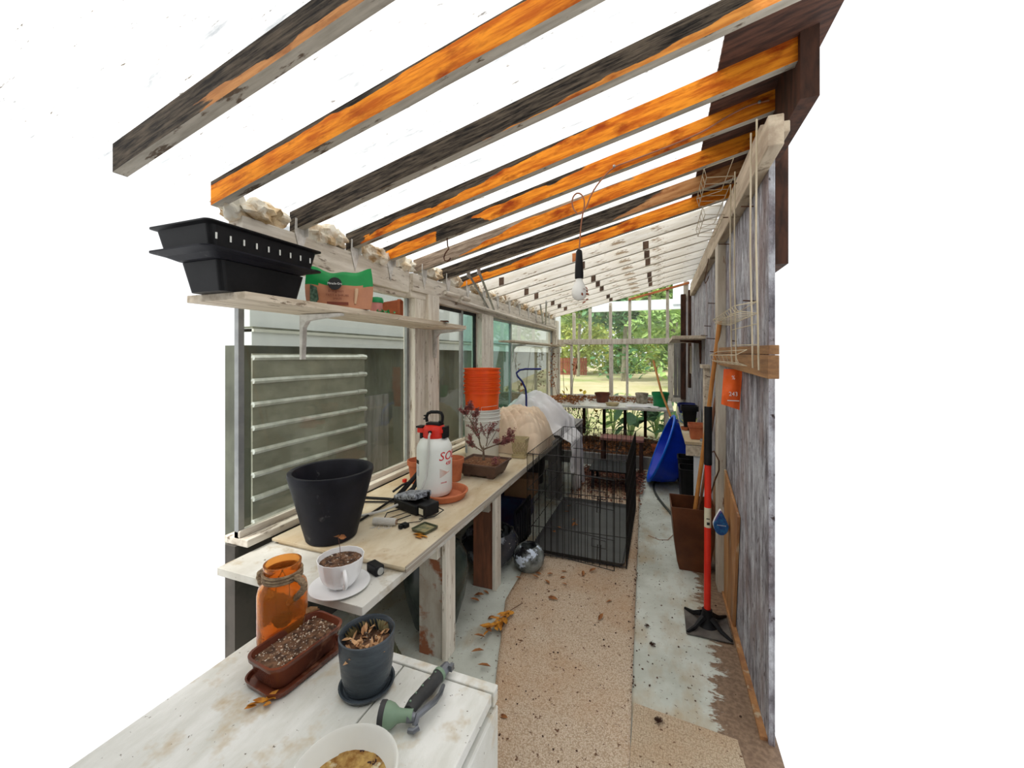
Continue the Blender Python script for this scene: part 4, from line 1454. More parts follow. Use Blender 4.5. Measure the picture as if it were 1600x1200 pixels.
# buckets
def bucket(name, label, m, loc, group, handle=True, low=False):
    t = thing(name, label, 'bucket', loc, 0, group)
    pr = [(.128, 0), (.131, .004), (.1405, .27)]
    if low:
        pr += [(.1415, .272), (.1415, .29)]
    for z in (.285, .315, .345):
        pr += [(.142, z - .004), (.1475, z - .003), (.1478, z + .001), (.1428, z + .004)]
    pr += [(.1435, .362), (.149, .363), (.1495, .371), (.1415, .371), (.1405, .355), (.1265, .008)]
    B().lathe(pr, 48, capt=True).done('bucket_body', m, t, smooth=True)
    return t
wbk = bucket('plastic_bucket', 'white plastic bucket standing on the bench with orange ones nested in it', BUCKET_WHITE, (-1.325, 2.885, .606), 'stack of buckets on the bench')
q = B()
q.grid(8, 1, lambda u, v: (.1345 * math.sin(math.radians(-60 + 26 * u)), -.1345 * math.cos(math.radians(-60 + 26 * u)), .03 + .06 * v))
q.done('label', mat('faded_bucket_label', (.4, .47, .52), (.25, .3, .34), 60, rough=.5), wbk)
names = ['lowest orange bucket of the stack, directly in the white one', 'orange bucket, second from the bottom of the nested orange ones',
         'orange bucket in the middle of the nested orange ones', 'orange bucket, second from the top of the nested stack', 'topmost orange bucket of the nested stack']
# a thinner set of profiles lets them nest wall in wall
for k in range(5):
    t = thing('orange_bucket', names[k], 'bucket', (-1.325, 2.885, .80 + k * .034), 0, 'stack of buckets on the bench')
    pr = [(.116, 0), (.119, .004), (.134, .25)]
    for z in (.30, .325):
        pr += [(.136, z - .004), (.1455, z - .003), (.1458, z + .003), (.138, z + .004)]
    pr += [(.138, .352), (.1475, .353), (.148, .360), (.136, .360), (.1345, .345), (.115, .006)]
    B().lathe(pr, 48, capt=True).done('bucket_body', ORANGE, t, smooth=True)
    if k == 4:
        q = B()
        q.tube([(-.148, 0, .33), (-.152, -.03, .26), (-.15, -.06, .15), (-.146, -.06, .1)], .0018, 5)
        q.done('wire_handle', GALV, t)
    if k == 0:
        for i, (w, z) in enumerate(((.035, .205), (.05, .195), (.042, .185))):
            q = B()
            q.grid(4, 1, lambda u, v: (.1325 * math.sin(-.75 + w * 7 * u), -.1325 * math.cos(-.75 + w * 7 * u), z + .003 * v))
            q.done('printed_line', INK_DR, t)
lw = B()
lw.tube([(-1.325 + .15 * math.sin(a), 2.885 - .15 * math.cos(a), .976 + zz) for a, zz in ((.4, 0), (.4, .028), (.7, .03), (1.0, .032), (1.3, .035))], .0016, 5)
tag(lw.done('string_loop', TWINE), 'thin pale string looped on the rim of the white bucket', 'string')

# lattice pot
lp = thing('lattice_pot', 'straw coloured square lattice pot in a matching tray', 'plant pot', (-1.02, 2.93, .606), math.radians(4))
q = B()
q.rings([rrect(.052, .052, .012, 0), rrect(.058, .058, .012, .018), rrect(.053, .053, .012, .018), rrect(.05, .05, .01, .006)])
q.done('tray', LATTICE, lp)
q = B()
def lat(z):
    return .044 + .018 * (z / .15)
for z0, z1 in ((.006, .03), (.125, .15)):
    q.rings([rrect(lat(z0), lat(z0), .01, z0), rrect(lat(z1), lat(z1), .01, z1), rrect(lat(z1) - .005, lat(z1) - .005, .008, z1), rrect(lat(z0) - .005, lat(z0) - .005, .008, z0)], capb=False, capt=False)
for side in range(4):
    M_ = Rz(side * PI / 2)
    for i in range(-4, 5):
        for sg in (-1, 1):
            pts = []
            for s_ in range(7):
                z = .028 + s_ * .0165
                x = i * .024 + sg * (z - .077) * .55
                w = lat(z) - .004
                if abs(x) <= w:
                    pts.append(M_ @ Vector((x, -w - .001, z)))
            if len(pts) > 1:
                q.tube(pts, .0026, 4)
q.done('pot_body', LATTICE, lp)

# quilts
def cushion(name, c, hx, hy, h, m, seed, quilt=0, n=60, edge=None):
    q = B()
    def f(u, v):
        x, y = (u * 2 - 1), (v * 2 - 1)
        rx = math.copysign(abs(x) ** .9, x)
        ry = math.copysign(abs(y) ** .9, y)
        k = max(0, 1 - (abs(x) ** 2.6)) ** .6 * max(0, 1 - (abs(y) ** 2.6)) ** .6
        wob = mn.noise(Vector((x * 1.6 + seed, y * 1.6, seed)))
        X = c[0] + hx * rx * (1 + .12 * wob)
        Y = c[1] + hy * ry * (1 + .10 * mn.noise(Vector((x * 1.4, y * 1.4 + seed, 4))))
        fold = .05 * mn.noise(Vector((x * 2.2 + y * 1.1 + seed, y * 2.1, 1))) + .02 * mn.noise(Vector((x * 6 + seed, y * 5, 2)))
        z = c[2] + h * k * (1 + fold * 2.4)
        if quilt:
            a = abs(math.sin((X * 1.0 + Y * .8) * quilt)) * abs(math.sin((X * 1.0 - Y * .8) * quilt))
            z += .016 * (a ** .5) * min(1, k * 3)
        return (X, Y, z)
    q.grid(n, n, f)
    q.grid(1, 1, lambda u, v: (c[0] + hx * (u * 2 - 1) * .92, c[1] + hy * (v * 2 - 1) * .92, c[2] - .001))
    return q
o = cushion('q', (-1.19, 3.34, .607), .29, .34, .33, QUILT, 2, quilt=44, n=110).done('beige_quilt', QUILT, smooth=True)
tag(o, 'beige quilted blanket bundled on the bench behind the buckets', 'blanket')

wd = B()
def wf_(u, v):
    # u: across the bench from the window to beyond its front edge and down; v: along the bench
    s_ = u * 1.5
    y = 3.72 + v * .78
    prof = 1 - abs(v * 2 - 1) ** 3
    if s_ < .72:
        x = -1.56 + s_ * .93
        k = math.sin(PI * min(1, (s_ + .10) / .85)) ** .7
        z = .607 + .33 * k * prof + .02
    else:
        t = (s_ - .72) / .78
        cut = .58 - .25 * abs(v - .3)
        x = -.89 + .10 * sm(0, .18, t) * (1 + .25 * math.sin(v * 13))
        z = .63 + .05 * (1 - t) * prof - .02 - t * .62 * (.55 + .45 * sm(.15, .4, v) * 1)
        y = 3.72 + .02 + v * .62
    nz1 = mn.noise(Vector((s_ * 2.6 + 2, v * 3.4, 1)))
    nz2 = mn.noise(Vector((s_ * 7, v * 9 + 3, 5)))
    if s_ < .72:
        z += .09 * nz1 * prof + .05 * nz2 * prof + .035 * abs(mn.noise(Vector((s_ * 9, v * 12 + s_ * 5, 2))))
        x += .02 * nz2
        z = max(z, .607)
    else:
        x += .035 * mn.noise(Vector((v * 9, 2, s_ * .8))) + .02 * nz2
        x = max(x, -.885)
    return (x, y, z)
wd.grid(90, 70, wf_)
o = wd.done('white_duvet', SHEET, smooth=True, solid=.006)
tag(o, 'rumpled white bedding on the bench, one corner hanging to the floor', 'bedding')

hk = B()
hk.tube([(-1.19, 3.60, .90), (-1.19, 3.60, 1.0), (-1.195, 3.595, 1.08), (-1.225, 3.58, 1.15), (-1.265, 3.56, 1.20), (-1.275, 3.56, 1.23), (-1.25, 3.58, 1.258), (-1.20, 3.60, 1.268), (-1.06, 3.66, 1.268)], .0095, 10)
tag(hk.done('bent_pole', NAVY, smooth=True), 'blue bent hook-topped pole sticking up from the beige and white bedding', 'pole')

# ------------------------------------------------------------------ shelf goods, upper left
tr_ = thing('black_planter_box', 'black plastic window box on the wall shelf at the left edge', 'planter box', (-1.46, 1.06, 1.618))
B().rings([rrect(.085, .15, .02, 0), rrect(.10, .17, .02, .10), rrect(.092, .162, .018, .10), rrect(.08, .145, .018, .01)]).done('box_body', BLACK, tr_)
t2 = thing('perforated_black_tray', 'black slotted plastic tray stacked upside on the black window box', 'tray', (-1.45, 1.04, 1.7195))
q = B()
q.rings([rrect(.10, .17, .02, 0), rrect(.125, .195, .02, .012), rrect(.15, .23, .03, .02), rrect(.15, .23, .03, .025), rrect(.12, .19, .02, .018)])
q.done('wide_lip', CHAR, t2)
q = B()
q.rings([rrect(.125, .195, .02, .026), rrect(.135, .21, .02, .095), rrect(.15, .225, .02, .10), rrect(.15, .225, .02, .105), rrect(.12, .19, .02, .1), rrect(.115, .18, .02, .04)])
q.done('tray_body', BLACK, t2)
for k in range(9):
    B().box(.1335, .136, -.19 + k * .045, -.185 + k * .045, .05, .07).done('slot', BUCKET_WHITE, t2)

fb = thing('fertilizer_bag', 'green and salmon plastic fertilizer spike bag standing on the wall shelf', 'bag', (-1.415, 1.475, 1.619), math.radians(36))
fb.scale = (1.42, 1.0, 1.45)
q = B()
W, Hh = .105, .125
def bagf(side):
    def f(u, v):
        x = (u * 2 - 1) * W * (.93 + .07 * math.sin(v * 3.1))
        th = .030 * (1 - abs(u * 2 - 1) ** 3) ** .8 * (1 - v) ** .55 * (1 if v > .02 else 1)
        z = v * Hh * (1 - .07 * math.cos((u - .5) * 5.5)) + .004 * math.sin(u * 14) * v
        return (x, side * (th + .001) + .004 * mn.noise(Vector((u * 5, v * 5, side))), z)
    return f
q.grid(20, 16, bagf(-1)).grid(20, 16, bagf(1))
for f_ in q.bm.faces:
    f_.material_index = 1 if f_.calc_center_median().z > Hh * .60 else 0
bag_o = q.done('bag_film', [LABEL_TAN, BAG_GREEN], fb, smooth=True)
q = B().lathe([(.0, 0), (.021, 0), (.021, .0012), (.0, .0012)], 24, M=T(-.012, -.031, .078) @ Matrix.Rotation(PI / 2 - .25, 4, 'X'))
q.done('round_logo', INK, fb)
Ml = T(-.012, -.0335, .078) @ Matrix.Rotation(-.25, 4, 'X')
text('Miracle-Gro', .0105, Ml, INK_W, 'logo_lettering', fb, sx=.85)
text('Evergreen', .0115, T(-.008, -.036, .054) @ Matrix.Rotation(-.2, 4, 'X'), INK_DR, 'lettering', fb)
text('TREES & SHRUBS', .0095, T(-.004, -.038, .040) @ Matrix.Rotation(-.15, 4, 'X'), INK_DR, 'lettering', fb)
text('SPIKES', .0095, T(-.004, -.0385, .029) @ Matrix.Rotation(-.1, 4, 'X'), INK_DR, 'lettering', fb)
B().box(-.035, .03, -.0400, -.0385, .010, .019).done('label_strip', INK_DR, fb)
q = B().tube([(.05, -.030, .015), (.053, -.026, .045), (.054, -.022, .065)], [.003, .0055, .0065], 8)
q.done('printed_spike', mat('spike_tan', (.62, .42, .26), (.5, .3, .18), 8, rough=.5), fb)
q = B()
for (u0, z0, w_, h_) in ((-.088, .015, .03, .06),):
    q.grid(4, 4, lambda u, v: (u0 + w_ * u * (1 - v * .3), -.0165 - .006 * u, z0 + h_ * v - .01 * u))
q.done('leaf_picture', mat('printed_foliage', (.12, .2, .14), (.03, .06, .04), 90, rough=.4), fb)

lj = thing('lidded_tub', 'small pink labelled plastic tub with green lid behind the fertilizer bag', 'tub', (-1.40, 1.715, 1.617))
B().lathe([(.03, 0), (.032, .004), (.032, .062)], 28, capt=True).done('tub_body', PINK, lj, smooth=True)
B().lathe([(.034, .058), (.036, .06), (.036, .075), (.03, .086), (.01, .09)], 28, capt=True).done('lid', GREEN, lj, smooth=True)
tp = B()
Mtp = Matrix.Rotation(math.radians(90), 4, 'Y')
tp.lathe([(.03, -.05), (.044, .035), (.048, .035), (.048, .05), (.043, .05), (.028, -.045)], 24, M=T(0, 0, .048) @ Rz(math.radians(25)) @ Mtp, capt=True, sq=8)
tag(tp.done('square_terracotta_pot', mat('red_brown_clay', (.36, .1, .035), (.26, .065, .025), 8, rough=.7), loc=(-1.41, 1.865, 1.617)), 'square brown clay pot lying on its side near the shelf joint', 'plant pot')
sk = B().box(-1.35, -1.30, 2.265, 2.325, 1.618, 1.626, rz=.4)
tag(sk.done('metal_scrap', RUST), 'small dark scrap of metal at the joint of the wall shelf', 'scrap')
sx_ = B()
for k in range(14):
    sx_.leaf((-1.335 + R.uniform(-.02, .02), 1.71 + R.uniform(-.05, .05), 1.621), .03, .014, R.uniform(0, 6), R.uniform(-.6, 0), R.uniform(-1, 1))
tag(sx_.done('green_wrapper', BAG_GREEN), 'crumpled green wrapper scraps in front of the lidded tub', 'wrapper')

# sticks and straps at the left beam
for k, (p, L, lab) in enumerate((((-1.50, 2.98, 1.852), .22, 'short white pipe offcut lying on the long white pipe, nearer end'), ((-1.535, 3.2, 1.853), .12, 'second white pipe offcut resting behind the nearer one'))):
    q = B().tube([(0, -L / 2, 0), (0, 0, .001), (0, L / 2, 0)], .019, 12, cap=False)
    q.tube([(0, -L / 2, 0), (0, L / 2, 0)], .015, 12, cap=True)
    o = q.done('pipe_offcut', BEAM_PAINT, loc=(-1.55, 2.80 + k * .24, 1.882))
    tag(o, lab, 'pipe', 'white pipe offcuts on the left beam')
for k, (a, c_) in enumerate((((-1.42, 2.83, 2.05), (-1.575, 3.58, 1.86)), ((-1.33, 2.83, 2.065), (-1.575, 3.72, 1.86)), ((-1.43, 4.9, 2.05), (-1.58, 5.55, 1.86)), ((-1.34, 4.86, 2.07), (-1.58, 5.7, 1.86)))):
    va, vc = Vector(a), Vector(c_)
    q = B()
    d = (vc - va)
    for s0 in (-.018, .018):
        q.tube([va + Vector((0, s0 * .4, 0)), vc + Vector((0, s0 * .4, 0))], .008, 4)
    q.prism([(va.y - .02, va.z + .02), (va.y + .03, va.z + .02), (va.y + .03, va.z - .04), (va.y - .02, va.z - .03)], 'x', va.x - .003, va.x + .003)
    tag(q.done('metal_strap', GALV), ['grey steel strap from rafter to left beam, left one of the nearer pair', 'grey steel strap from rafter to left beam, right one of the nearer pair',
                                      'steel strap on the far part of the left beam, left one', 'steel strap on the far part of the left beam, right one'][k], 'strap', 'steel straps from the rafters to the left beam')

# S hook, lamp
hkq = B()
hx, hy, hz = -1.195, 2.10, roofz(-1.195)
hkq.tube([(hx, hy, hz + .0), (hx + .004, hy, hz - .05), (hx + .012, hy, hz - .065), (hx - .012, hy, hz - .09), (hx - .022, hy, hz - .115), (hx - .016, hy, hz - .135), (hx + .003, hy, hz - .14), (hx + .018, hy, hz - .132), (hx + .022, hy, hz - .12)], .004, 6)
tag(hkq.done('hanging_hook', RUST, smooth=True), 'black wire S hook hanging empty from a patchy orange rafter', 'hook')

lm = thing('hanging_bulb', 'bare white bulb in a long black socket hanging on an orange looped cord', 'lamp', (-.395, 2.08, 0))
CORD = mat('orange_brown_cord', (.42, .17, .09), (.3, .12, .06), 9, rough=.6)
q = B()
zr = lambda x: roofz(x - .395)
pts = [(.86, -.002, zr(.86) + .045), (.78, -.003, zr(.78) + .06), (.68, -.003, zr(.68) + .045), (.6, -.003, zr(.6) + .022), (.5, -.004, zr(.5) + .015), (.36, -.004, zr(.36) + .015), (.24, -.004, zr(.24) + .018), (.18, -.004, zr(.18) + .02), (.13, -.01, zr(.13) - .01), (.07, -.02, 2.24), (.035, -.02, 2.15), (.0, -.02, 2.13), (-.03, -.02, 2.17), (-.035, -.02, 2.22), (-.01, -.02, 2.25), (.02, -.02, 2.235), (.035, -.02, 2.19), (.02, -.015, 2.13), (.008, 0, 2.07), (.004, 0, 2.0), (0, 0, 1.955)]
# smooth the path
for _ in range(2):
    np_ = [pts[0]]
    for a, c_ in zip(pts, pts[1:]):
        np_.append(tuple(a[i] * .75 + c_[i] * .25 for i in range(3)))
        np_.append(tuple(a[i] * .25 + c_[i] * .75 for i in range(3)))
    np_.append(pts[-1])
    pts = np_
q.tube(pts, .004, 6)
q.done('cord', CORD, lm, smooth=True)
for x in (.82, .18):
    B().blob((x, -.008, zr(x) + .022 + (.03 if x > .5 else 0)), .008, 1, 0, 1).done('staple', GALV, lm)
B().lathe([(.017, 1.80), (.022, 1.803), (.023, 1.82), (.021, 1.87), (.016, 1.945), (.009, 1.955)], 20, capt=True).done('socket', BLACK, lm, smooth=True)
B().lathe([(.003, 1.687), (.018, 1.69), (.032, 1.702), (.039, 1.722), (.037, 1.748), (.026, 1.775), (.019, 1.79), (.018, 1.802)], 28, capt=True).done('bulb', mat('frosted_bulb_glass', (.85, .84, .8), (.8, .79, .74), 4, rough=.25), lm, smooth=True)
q = B()
for k in range(12):
    a = R.uniform(-.9, .5)
    z = R.uniform(1.68, 1.76)
    q.leaf((.036 * math.cos(a), .036 * math.sin(a), z), .022, .012, R.uniform(0, 6), R.uniform(-1, 1), R.uniform(-1, 1))
q.done('dry_debris', mat('rusty_debris', (.45, .12, .05), (.25, .06, .03), 20, rough=.9), lm)

# ------------------------------------------------------------------ right wall goods
pl = B()
pl.prism([(1.46, 1.40), (2.61, 1.41), (2.61, 1.345), (1.46, 1.325)], 'x', .322, .354)
pl.prism([(1.46, 1.432), (2.61, 1.445), (2.61, 1.412), (1.46, 1.402)], 'x', .326, .354)
tag(pl.done('wall_plank', PLANK, bevel=.002), 'split brown plank nailed horizontally across the right wall posts', 'plank')
pk = thing('orange_packet', 'crumpled orange paper packet hanging below the plank on the right wall', 'packet', (.332, 2.15, 1.333), math.radians(84))
q = B()
def pf(u, v):
    y = (u - .5) * .078 * (1 - .02 * v) - .012 * v
    return (.006 * mn.noise(Vector((u * 4, v * 4, 1))) - .012 * math.sin(PI * u) * math.sin(PI * v), -y, -.17 * v - .012 * u * v * 2)
q.grid(14, 16, pf)
q.grid(14, 16, lambda u, v: (.022 - .004 * math.sin(PI * u), pf(u, v)[1], pf(u, v)[2]))
q.done('packet_film', ORANGE_BAG, pk, smooth=True)
Mp = T(-.019, 0, -.118) @ Rz(math.radians(-90))
text('243', .028, Mp, INK_W, 'printed_number', pk, extr=.001, sx=.9)
text('%', .026, T(-.017, 0.0, -.04) @ Rz(math.radians(-90)), INK_W, 'printed_symbol', pk, extr=.001, sx=.8)
q = B()
q.box(-.010, -.008, -.025, .025, -.152, -.148).done('printed_line', INK_W, pk)

# wire rack: cream coated grid hanging in front of the wall
rk = thing('wire_rack', 'cream coated wire rack with small baskets hanging on the right wall', 'rack', (.31, 1.8, 0))
q = B()
for y0, z0, z1 in ((.24, 1.36, 2.2), (.13, 1.36, 2.2), (-.19, 1.355, 2.2), (-.28, 1.35, 2.2)):
    q.tube([(.0, y0, z0), (-.006, y0 + .01, (z0 + z1) / 2), (-.0, y0 + .03, z1)], .0032, 6)
for z in (1.44, 1.51):
    q.tube([(-.002, -.28, z - .005), (-.002, .25, z + .005)], .0018, 5)
q.done('upright_wires', CREAMWIRE, rk)
def basket(z, y0, y1, d=.11, h=.07, n=7):
    q = B()
    P = [(-.002, z + h), (-d, z + h * .6), (-d + .01, z), (-.002, z - .01)]
    for i in range(n):
        y = y0 + (y1 - y0) * i / (n - 1)
        q.tube([(a, y, zz) for a, zz in P[1:]], .0014, 4)
    for a, zz in P:
        q.tube([(a, y0, zz), (a, y1, zz)], .0018, 4)
    q.tube([(a, y0, zz) for a, zz in P], .0018, 4)
    q.tube([(a, y1, zz) for a, zz in P], .0018, 4)
    q.done('basket', CREAMWIRE, rk)
basket(1.55, -.27, .30, .07, .03, 12)
basket(2.20, .18, .55, .12, .07, 6)
basket(2.12, .45, .85, .10, .07, 6)
basket(1.37, -.1, .70, .04, .05, 8)
# grid near the far corner
rk2 = thing('small_wire_grid', 'small white wire grid hanging beneath the shelf in the far right corner', 'rack', (.325, 4.75, 1.2))
q = B()
for y in (-.1, -.05, 0, .05, .1, .15):
    q.tube([(0, y, 0), (0, y, .3)], .002, 4)
for z in (0, .06, .12, .18, .24, .3):
    q.tube([(0, -.1, z), (0, .15, z)], .002, 4)
q.done('grid', CREAMWIRE, rk2)

for k, (y, z, L) in enumerate(((1.86, 1.62, .05), (2.28, 1.47, .03), (3.0, 1.75, .06), (3.35, 1.62, .05), (3.0, 1.51, .07), (2.9, 1.42, .06), (1.9, 2.02, .05), (2.25, 2.09, .07), (2.5, 2.02, .06), (2.05, 2.18, .07), (3.2, 1.24, .05), (3.6, 1.56, .05))):
    q = B().tube([(.372, y, z), (.372 - L, y - .005, z + .004)], .0028, 5)
    tag(q.done('rusty_nail', RUST), 'rusty nail driven into the grey right wall or its posts', 'nail', 'nails in the right wall')
q = B()
q.tube([(.32, 3.05, 2.07), (.31, 3.06, 2.0), (.30, 3.1, 1.93), (.3, 3.06, 1.90), (.305, 2.98, 1.905), (.31, 2.94, 1.93)], .003, 6)
tag(q.done('hanging_hook', RUST), 'rusty wire hook hanging from the top plate of the right wall', 'hook')

# tall bronze planter with handles in it
bpn = thing('tall_bronze_planter', 'tall tapered square bronze brown planter holding wooden handles', 'planter', (.205, 2.90, 0), math.radians(2))
B().rings([rrect(.085, .085, .006, 0), rrect(.1, .1, .006, .06), rrect(.118, .118, .006, .2), rrect(.130, .130, .006, .36), rrect(.136, .136, .006, .42), rrect(.131, .131, .006, .42), rrect(.112, .112, .006, .2), rrect(.08, .08, .006, .02)]).done('planter_body', [COPPER], bpn, bevel=.001)
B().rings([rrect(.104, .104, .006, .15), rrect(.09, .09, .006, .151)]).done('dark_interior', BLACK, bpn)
for k, (a, c_, r, m, nm, lab) in enumerate((
        ((.19, 2.84, .16), (.335, 2.62, 1.60), .0125, STICK, 'long_handle', 'thick varnished wooden tool handle leaning from the bronze planter'),
        ((.215, 2.88, .16), (.335, 2.80, 1.13), .009, STICK2, 'broom_handle', 'thinner dull brown handle behind the varnished one'))):
    q = B().tube([a, ((a[0] + c_[0]) / 2 + .004, (a[1] + c_[1]) / 2, (a[2] + c_[2]) / 2), c_], r, 12)
    tag(q.done(nm, m, smooth=True), lab, 'handle')
q = B()
pts = [(.25, 2.80, .3), (.285, 2.72, .5), (.31, 2.62, .66), (.322, 2.55, .74), (.318, 2.52, .80), (.30, 2.58, .84), (.285, 2.62, .82), (.285, 2.66, .78)]
q.tube(pts, .004, 6)
q.tube([(.252, 2.81, .3), (.27, 2.78, .45), (.262, 2.80, .2)], .003, 5)
tag(q.done('bent_wire', RUST, smooth=True), 'bent brown wire loop rising out of the bronze planter', 'wire')

# plywood sheets against the wall
for k, (pts_, x0, m, lab) in enumerate((([(2.30, 0), (2.60, 0), (2.60, .735), (2.17, .62)], .366, TAN_WOOD, 'tan plywood offcut with a slanted top leaning on the right wall, front one'),
                                        ([(2.76, 0), (3.1, 0), (3.1, .5), (2.85, .72), (2.76, .70)], .366, PLANK, 'darker brown board behind the tan plywood offcut'))):
    q = B().prism(pts_, 'x', x0 - .012, x0)
    tag(q.done('plywood_offcut', m), lab, 'board', 'boards leaning on the right wall')

# tamper
tm = thing('hand_tamper', 'soil tamper with red and black pole and black square metal foot', 'tamper', (.232, 2.27, 0))
tl = Matrix.Rotation(math.radians(-17), 4, 'Z')
q = B()
q.prism([(-.105, -.105), (.105, -.105), (.105, .105), (-.105, .105)], 'z', .004, .012)
o = q.done('foot_plate', mat('dusty_black_steel', (.14, .125, .11), (.06, .05, .045), 8, rough=.6), tm, bevel=.004)
q = B()
for sx in (-1, 1):
    for sy in (-1, 1):
        q.tube([(sx * .02, sy * .02, .055), (sx * .06, sy * .06, .024), (sx * .1, sy * .1, .014)], [.016, .01, .007], 6)
q.lathe([(.05, .012), (.034, .035), (.026, .07), (.024, .09)], 20, capt=True)
q.done('socket', BLACK, tm, smooth=True)
lean = (.012, .12)
def tp_(z):
    return (lean[0] * z, lean[1] * z * .6, z)
B().tube([tp_(.06), tp_(.50)], .0165, 18).tube([tp_(.60), tp_(.83)], .0165, 18).done('red_pole', RED, tm, smooth=True)
B().tube([tp_(.50), tp_(.60)], .0168, 18).done('white_sticker', STICKER, tm, smooth=True)
B().tube([tp_(.82), tp_(1.125)], .0195, 18).done('foam_grip', BLACK, tm, smooth=True)
q = B().box(-.006, .008, -.0155, -.0150, .515, .53, M=T(tp_(.53)[0], tp_(.53)[1] - .0025, 0)).box(-.008, .008, -.0155, -.0150, .545, .55, M=T(tp_(.53)[0], tp_(.53)[1] - .0025, 0))
q.done('printed_mark', INK, tm)

# scrub brush hanging in front of planter
br = thing('scrub_brush', 'teardrop shaped blue bristled scrub brush resting on the bronze planter rim', 'brush', (.312, 2.42, .485))
br.scale = (1.05,) * 3
q = B()
def tear(s_, y):
    pts = []
    for i in range(24):
        a = 2 * PI * i / 24
        x = .036 * math.sin(a) * (1 if math.cos(a) < 0 else (1 - math.cos(a) * .62))
        z = .065 * math.cos(a) * (1.15 if math.cos(a) > 0 else .8)
        pts.append((x * s_, y, z * s_))
    return pts
q.rings([tear(.95, .012), tear(1, .006), tear(1, -.006), tear(.94, -.01)]).done('brush_back', CERAMIC, br, smooth=True)
q = B().rings([tear(.93, -.0095), tear(.97, -.03), tear(.9, -.034)])
for f_ in q.bm.faces:
    f_.material_index = 1 if f_.calc_center_median().z > .012 else 0
q.done('bristles', [BLUEBRUSH, mat('violet_bristle', (.12, .09, .3), (.06, .04, .18), 60, rough=.7, bump=.6)], br)
q = B()
for k in range(7):
    q.box(-.018 + k * .006, -.0155 + k * .006, -.0352, -.0345, .0, .004)
q.done('white_tufts', CERAMIC, br)

# blue tub leaning
pool = thing('blue_wading_pool', 'blue plastic tub standing on its rim, leaning on the right bench', 'tub', (.015, 4.62, .012), 0)
c1 = Vector((0, 0, .375))
ax = Vector((-.93, -.36, .02)).normalized()      # opening faces left and a little to the camera
zax = Vector((-.93, -.035, .36)).normalized()
side = Vector((0, 0, 1)).cross(zax).normalized()
upv = zax.cross(side).normalized()
Mq = Matrix(((upv.x, side.x, zax.x, c1.x), (upv.y, side.y, zax.y, c1.y), (upv.z, side.z, zax.z, c1.z), (0, 0, 0, 1)))
rr0 = .385
B().lathe([(rr0 - .13, -.235), (rr0 - .115, -.24), (rr0 - .05, -.12), (rr0 - .02, -.02), (rr0 - .012, 0), (rr0 - .018, .002), (rr0 - .03, -.02), (rr0 - .06, -.12), (rr0 - .13, -.228)], 48, M=Mq, flute=.008, nf=16, capb=True, capt=True).done('tub_body', BLUE, pool, smooth=True)
B().lathe([(rr0 - .02, -.006), (rr0 + .004, -.012), (rr0 + .008, 0), (rr0 + .002, .008), (rr0 - .018, .008), (rr0 - .024, 0)], 48, M=Mq, capb=False).done('rim', BLUE_RIM, pool, smooth=True)

wp = thing('wooden_pole', 'bare wooden pole leaning near the far window above the blue tub', 'pole', (.14, 4.90, 0))
B().tube([(-.01, 0, .68), (-.115, .25, .95), (-.21, .50, 1.33)], .013, 10).done('shaft', STICK, wp, smooth=True)
B().tube([(.07, -.12, .0), (.02, -.03, .40), (-.01, 0, .70)], .018, 10).done('dark_sleeve', BLACK, wp, smooth=True)

# hose on floor
q = B()
pts = [(.13, 3.55, .012), (.10, 3.75, .012), (.04, 3.93, .012), (-.02, 4.15, .012), (-.06, 4.4, .012), (-.05, 4.6, .012), (.0, 4.75, .012), (.08, 4.85, .012)]
for _ in range(2):
    np_ = [pts[0]]
    for a, c_ in zip(pts, pts[1:]):
        np_.append(tuple(a[i] * .75 + c_[i] * .25 for i in range(3)))
        np_.append(tuple(a[i] * .25 + c_[i] * .75 for i in range(3)))
    np_.append(pts[-1])
    pts = np_
q.tube(pts, .011, 8)
tag(q.done('garden_hose', mat('dark_green_hose', (.05, .055, .045), (.03, .035, .03), 9, rough=.5), smooth=True), 'dark garden hose curving across the floor past the blue tub', 'hose')

# ------------------------------------------------------------------ pots on the right bench
def simple_pot(name, label, m, loc, r0, r1, h, rim=.0, saucer=None, rz=0, sq=0, cat='plant pot', group=None, n=32, wall=.006, capt=True):
    t = thing(name, label, cat, loc, rz, group)
    pr = [(r0 * .96, 0), (r0, .004)]
    if rim:
        pr += [(r0 + (r1 - r0) * .78, h * .8), (r1 + rim, h * .8)]
    pr += [(r1 + rim, h), (r1 + rim - wall, h), (r0 - wall, h * .12)]
    B().lathe(pr, n, capt=capt, sq=sq).done('pot_body', m, t, smooth=not sq)
    if saucer:
        B().lathe([(saucer * .9, -.001), (saucer, .0), (saucer * 1.05, h * .13), (saucer * .98, h * .13), (saucer * .9, .003)], n, capt=True).done('saucer', m, t, smooth=True)
    return t


simple_pot('terracotta_planter', 'rectangular orange terracotta planter near the front of the right bench', TERRA, (.30, 3.62, .712), .058, .072, .12, .004, sq=8)
simple_pot('nursery_pot', 'tall black nursery pot on the right bench behind the terracotta planter', BLACK, (.262, 4.02, .712), .045, .068, .22, .008, sq=5)
simple_pot('blue_pot', 'dark blue pot farthest back on the right bench', NAVY, (.285, 4.75, .712), .07, .095, .16, .004)
simple_pot('small_blue_tub', 'small blue and white tub beside the dark blue pot', mat('pale_blue_plastic', (.08, .22, .42), (.4, .45, .5), 9, rough=.4), (.235, 4.42, .712), .04, .05, .09)
simple_pot('mottled_pot', 'small red and grey mottled pot in front of the small blue tub', mat('mottled_red', (.35, .12, .1), (.3, .3, .33), 25, rough=.6), (.285, 4.30, .712), .05, .058, .07)
simple_pot('tiny_saucer', 'little terracotta saucer left of the tall black pot', TERRA, (.222, 3.98, .712), .028, .038, .03)
yl = B()
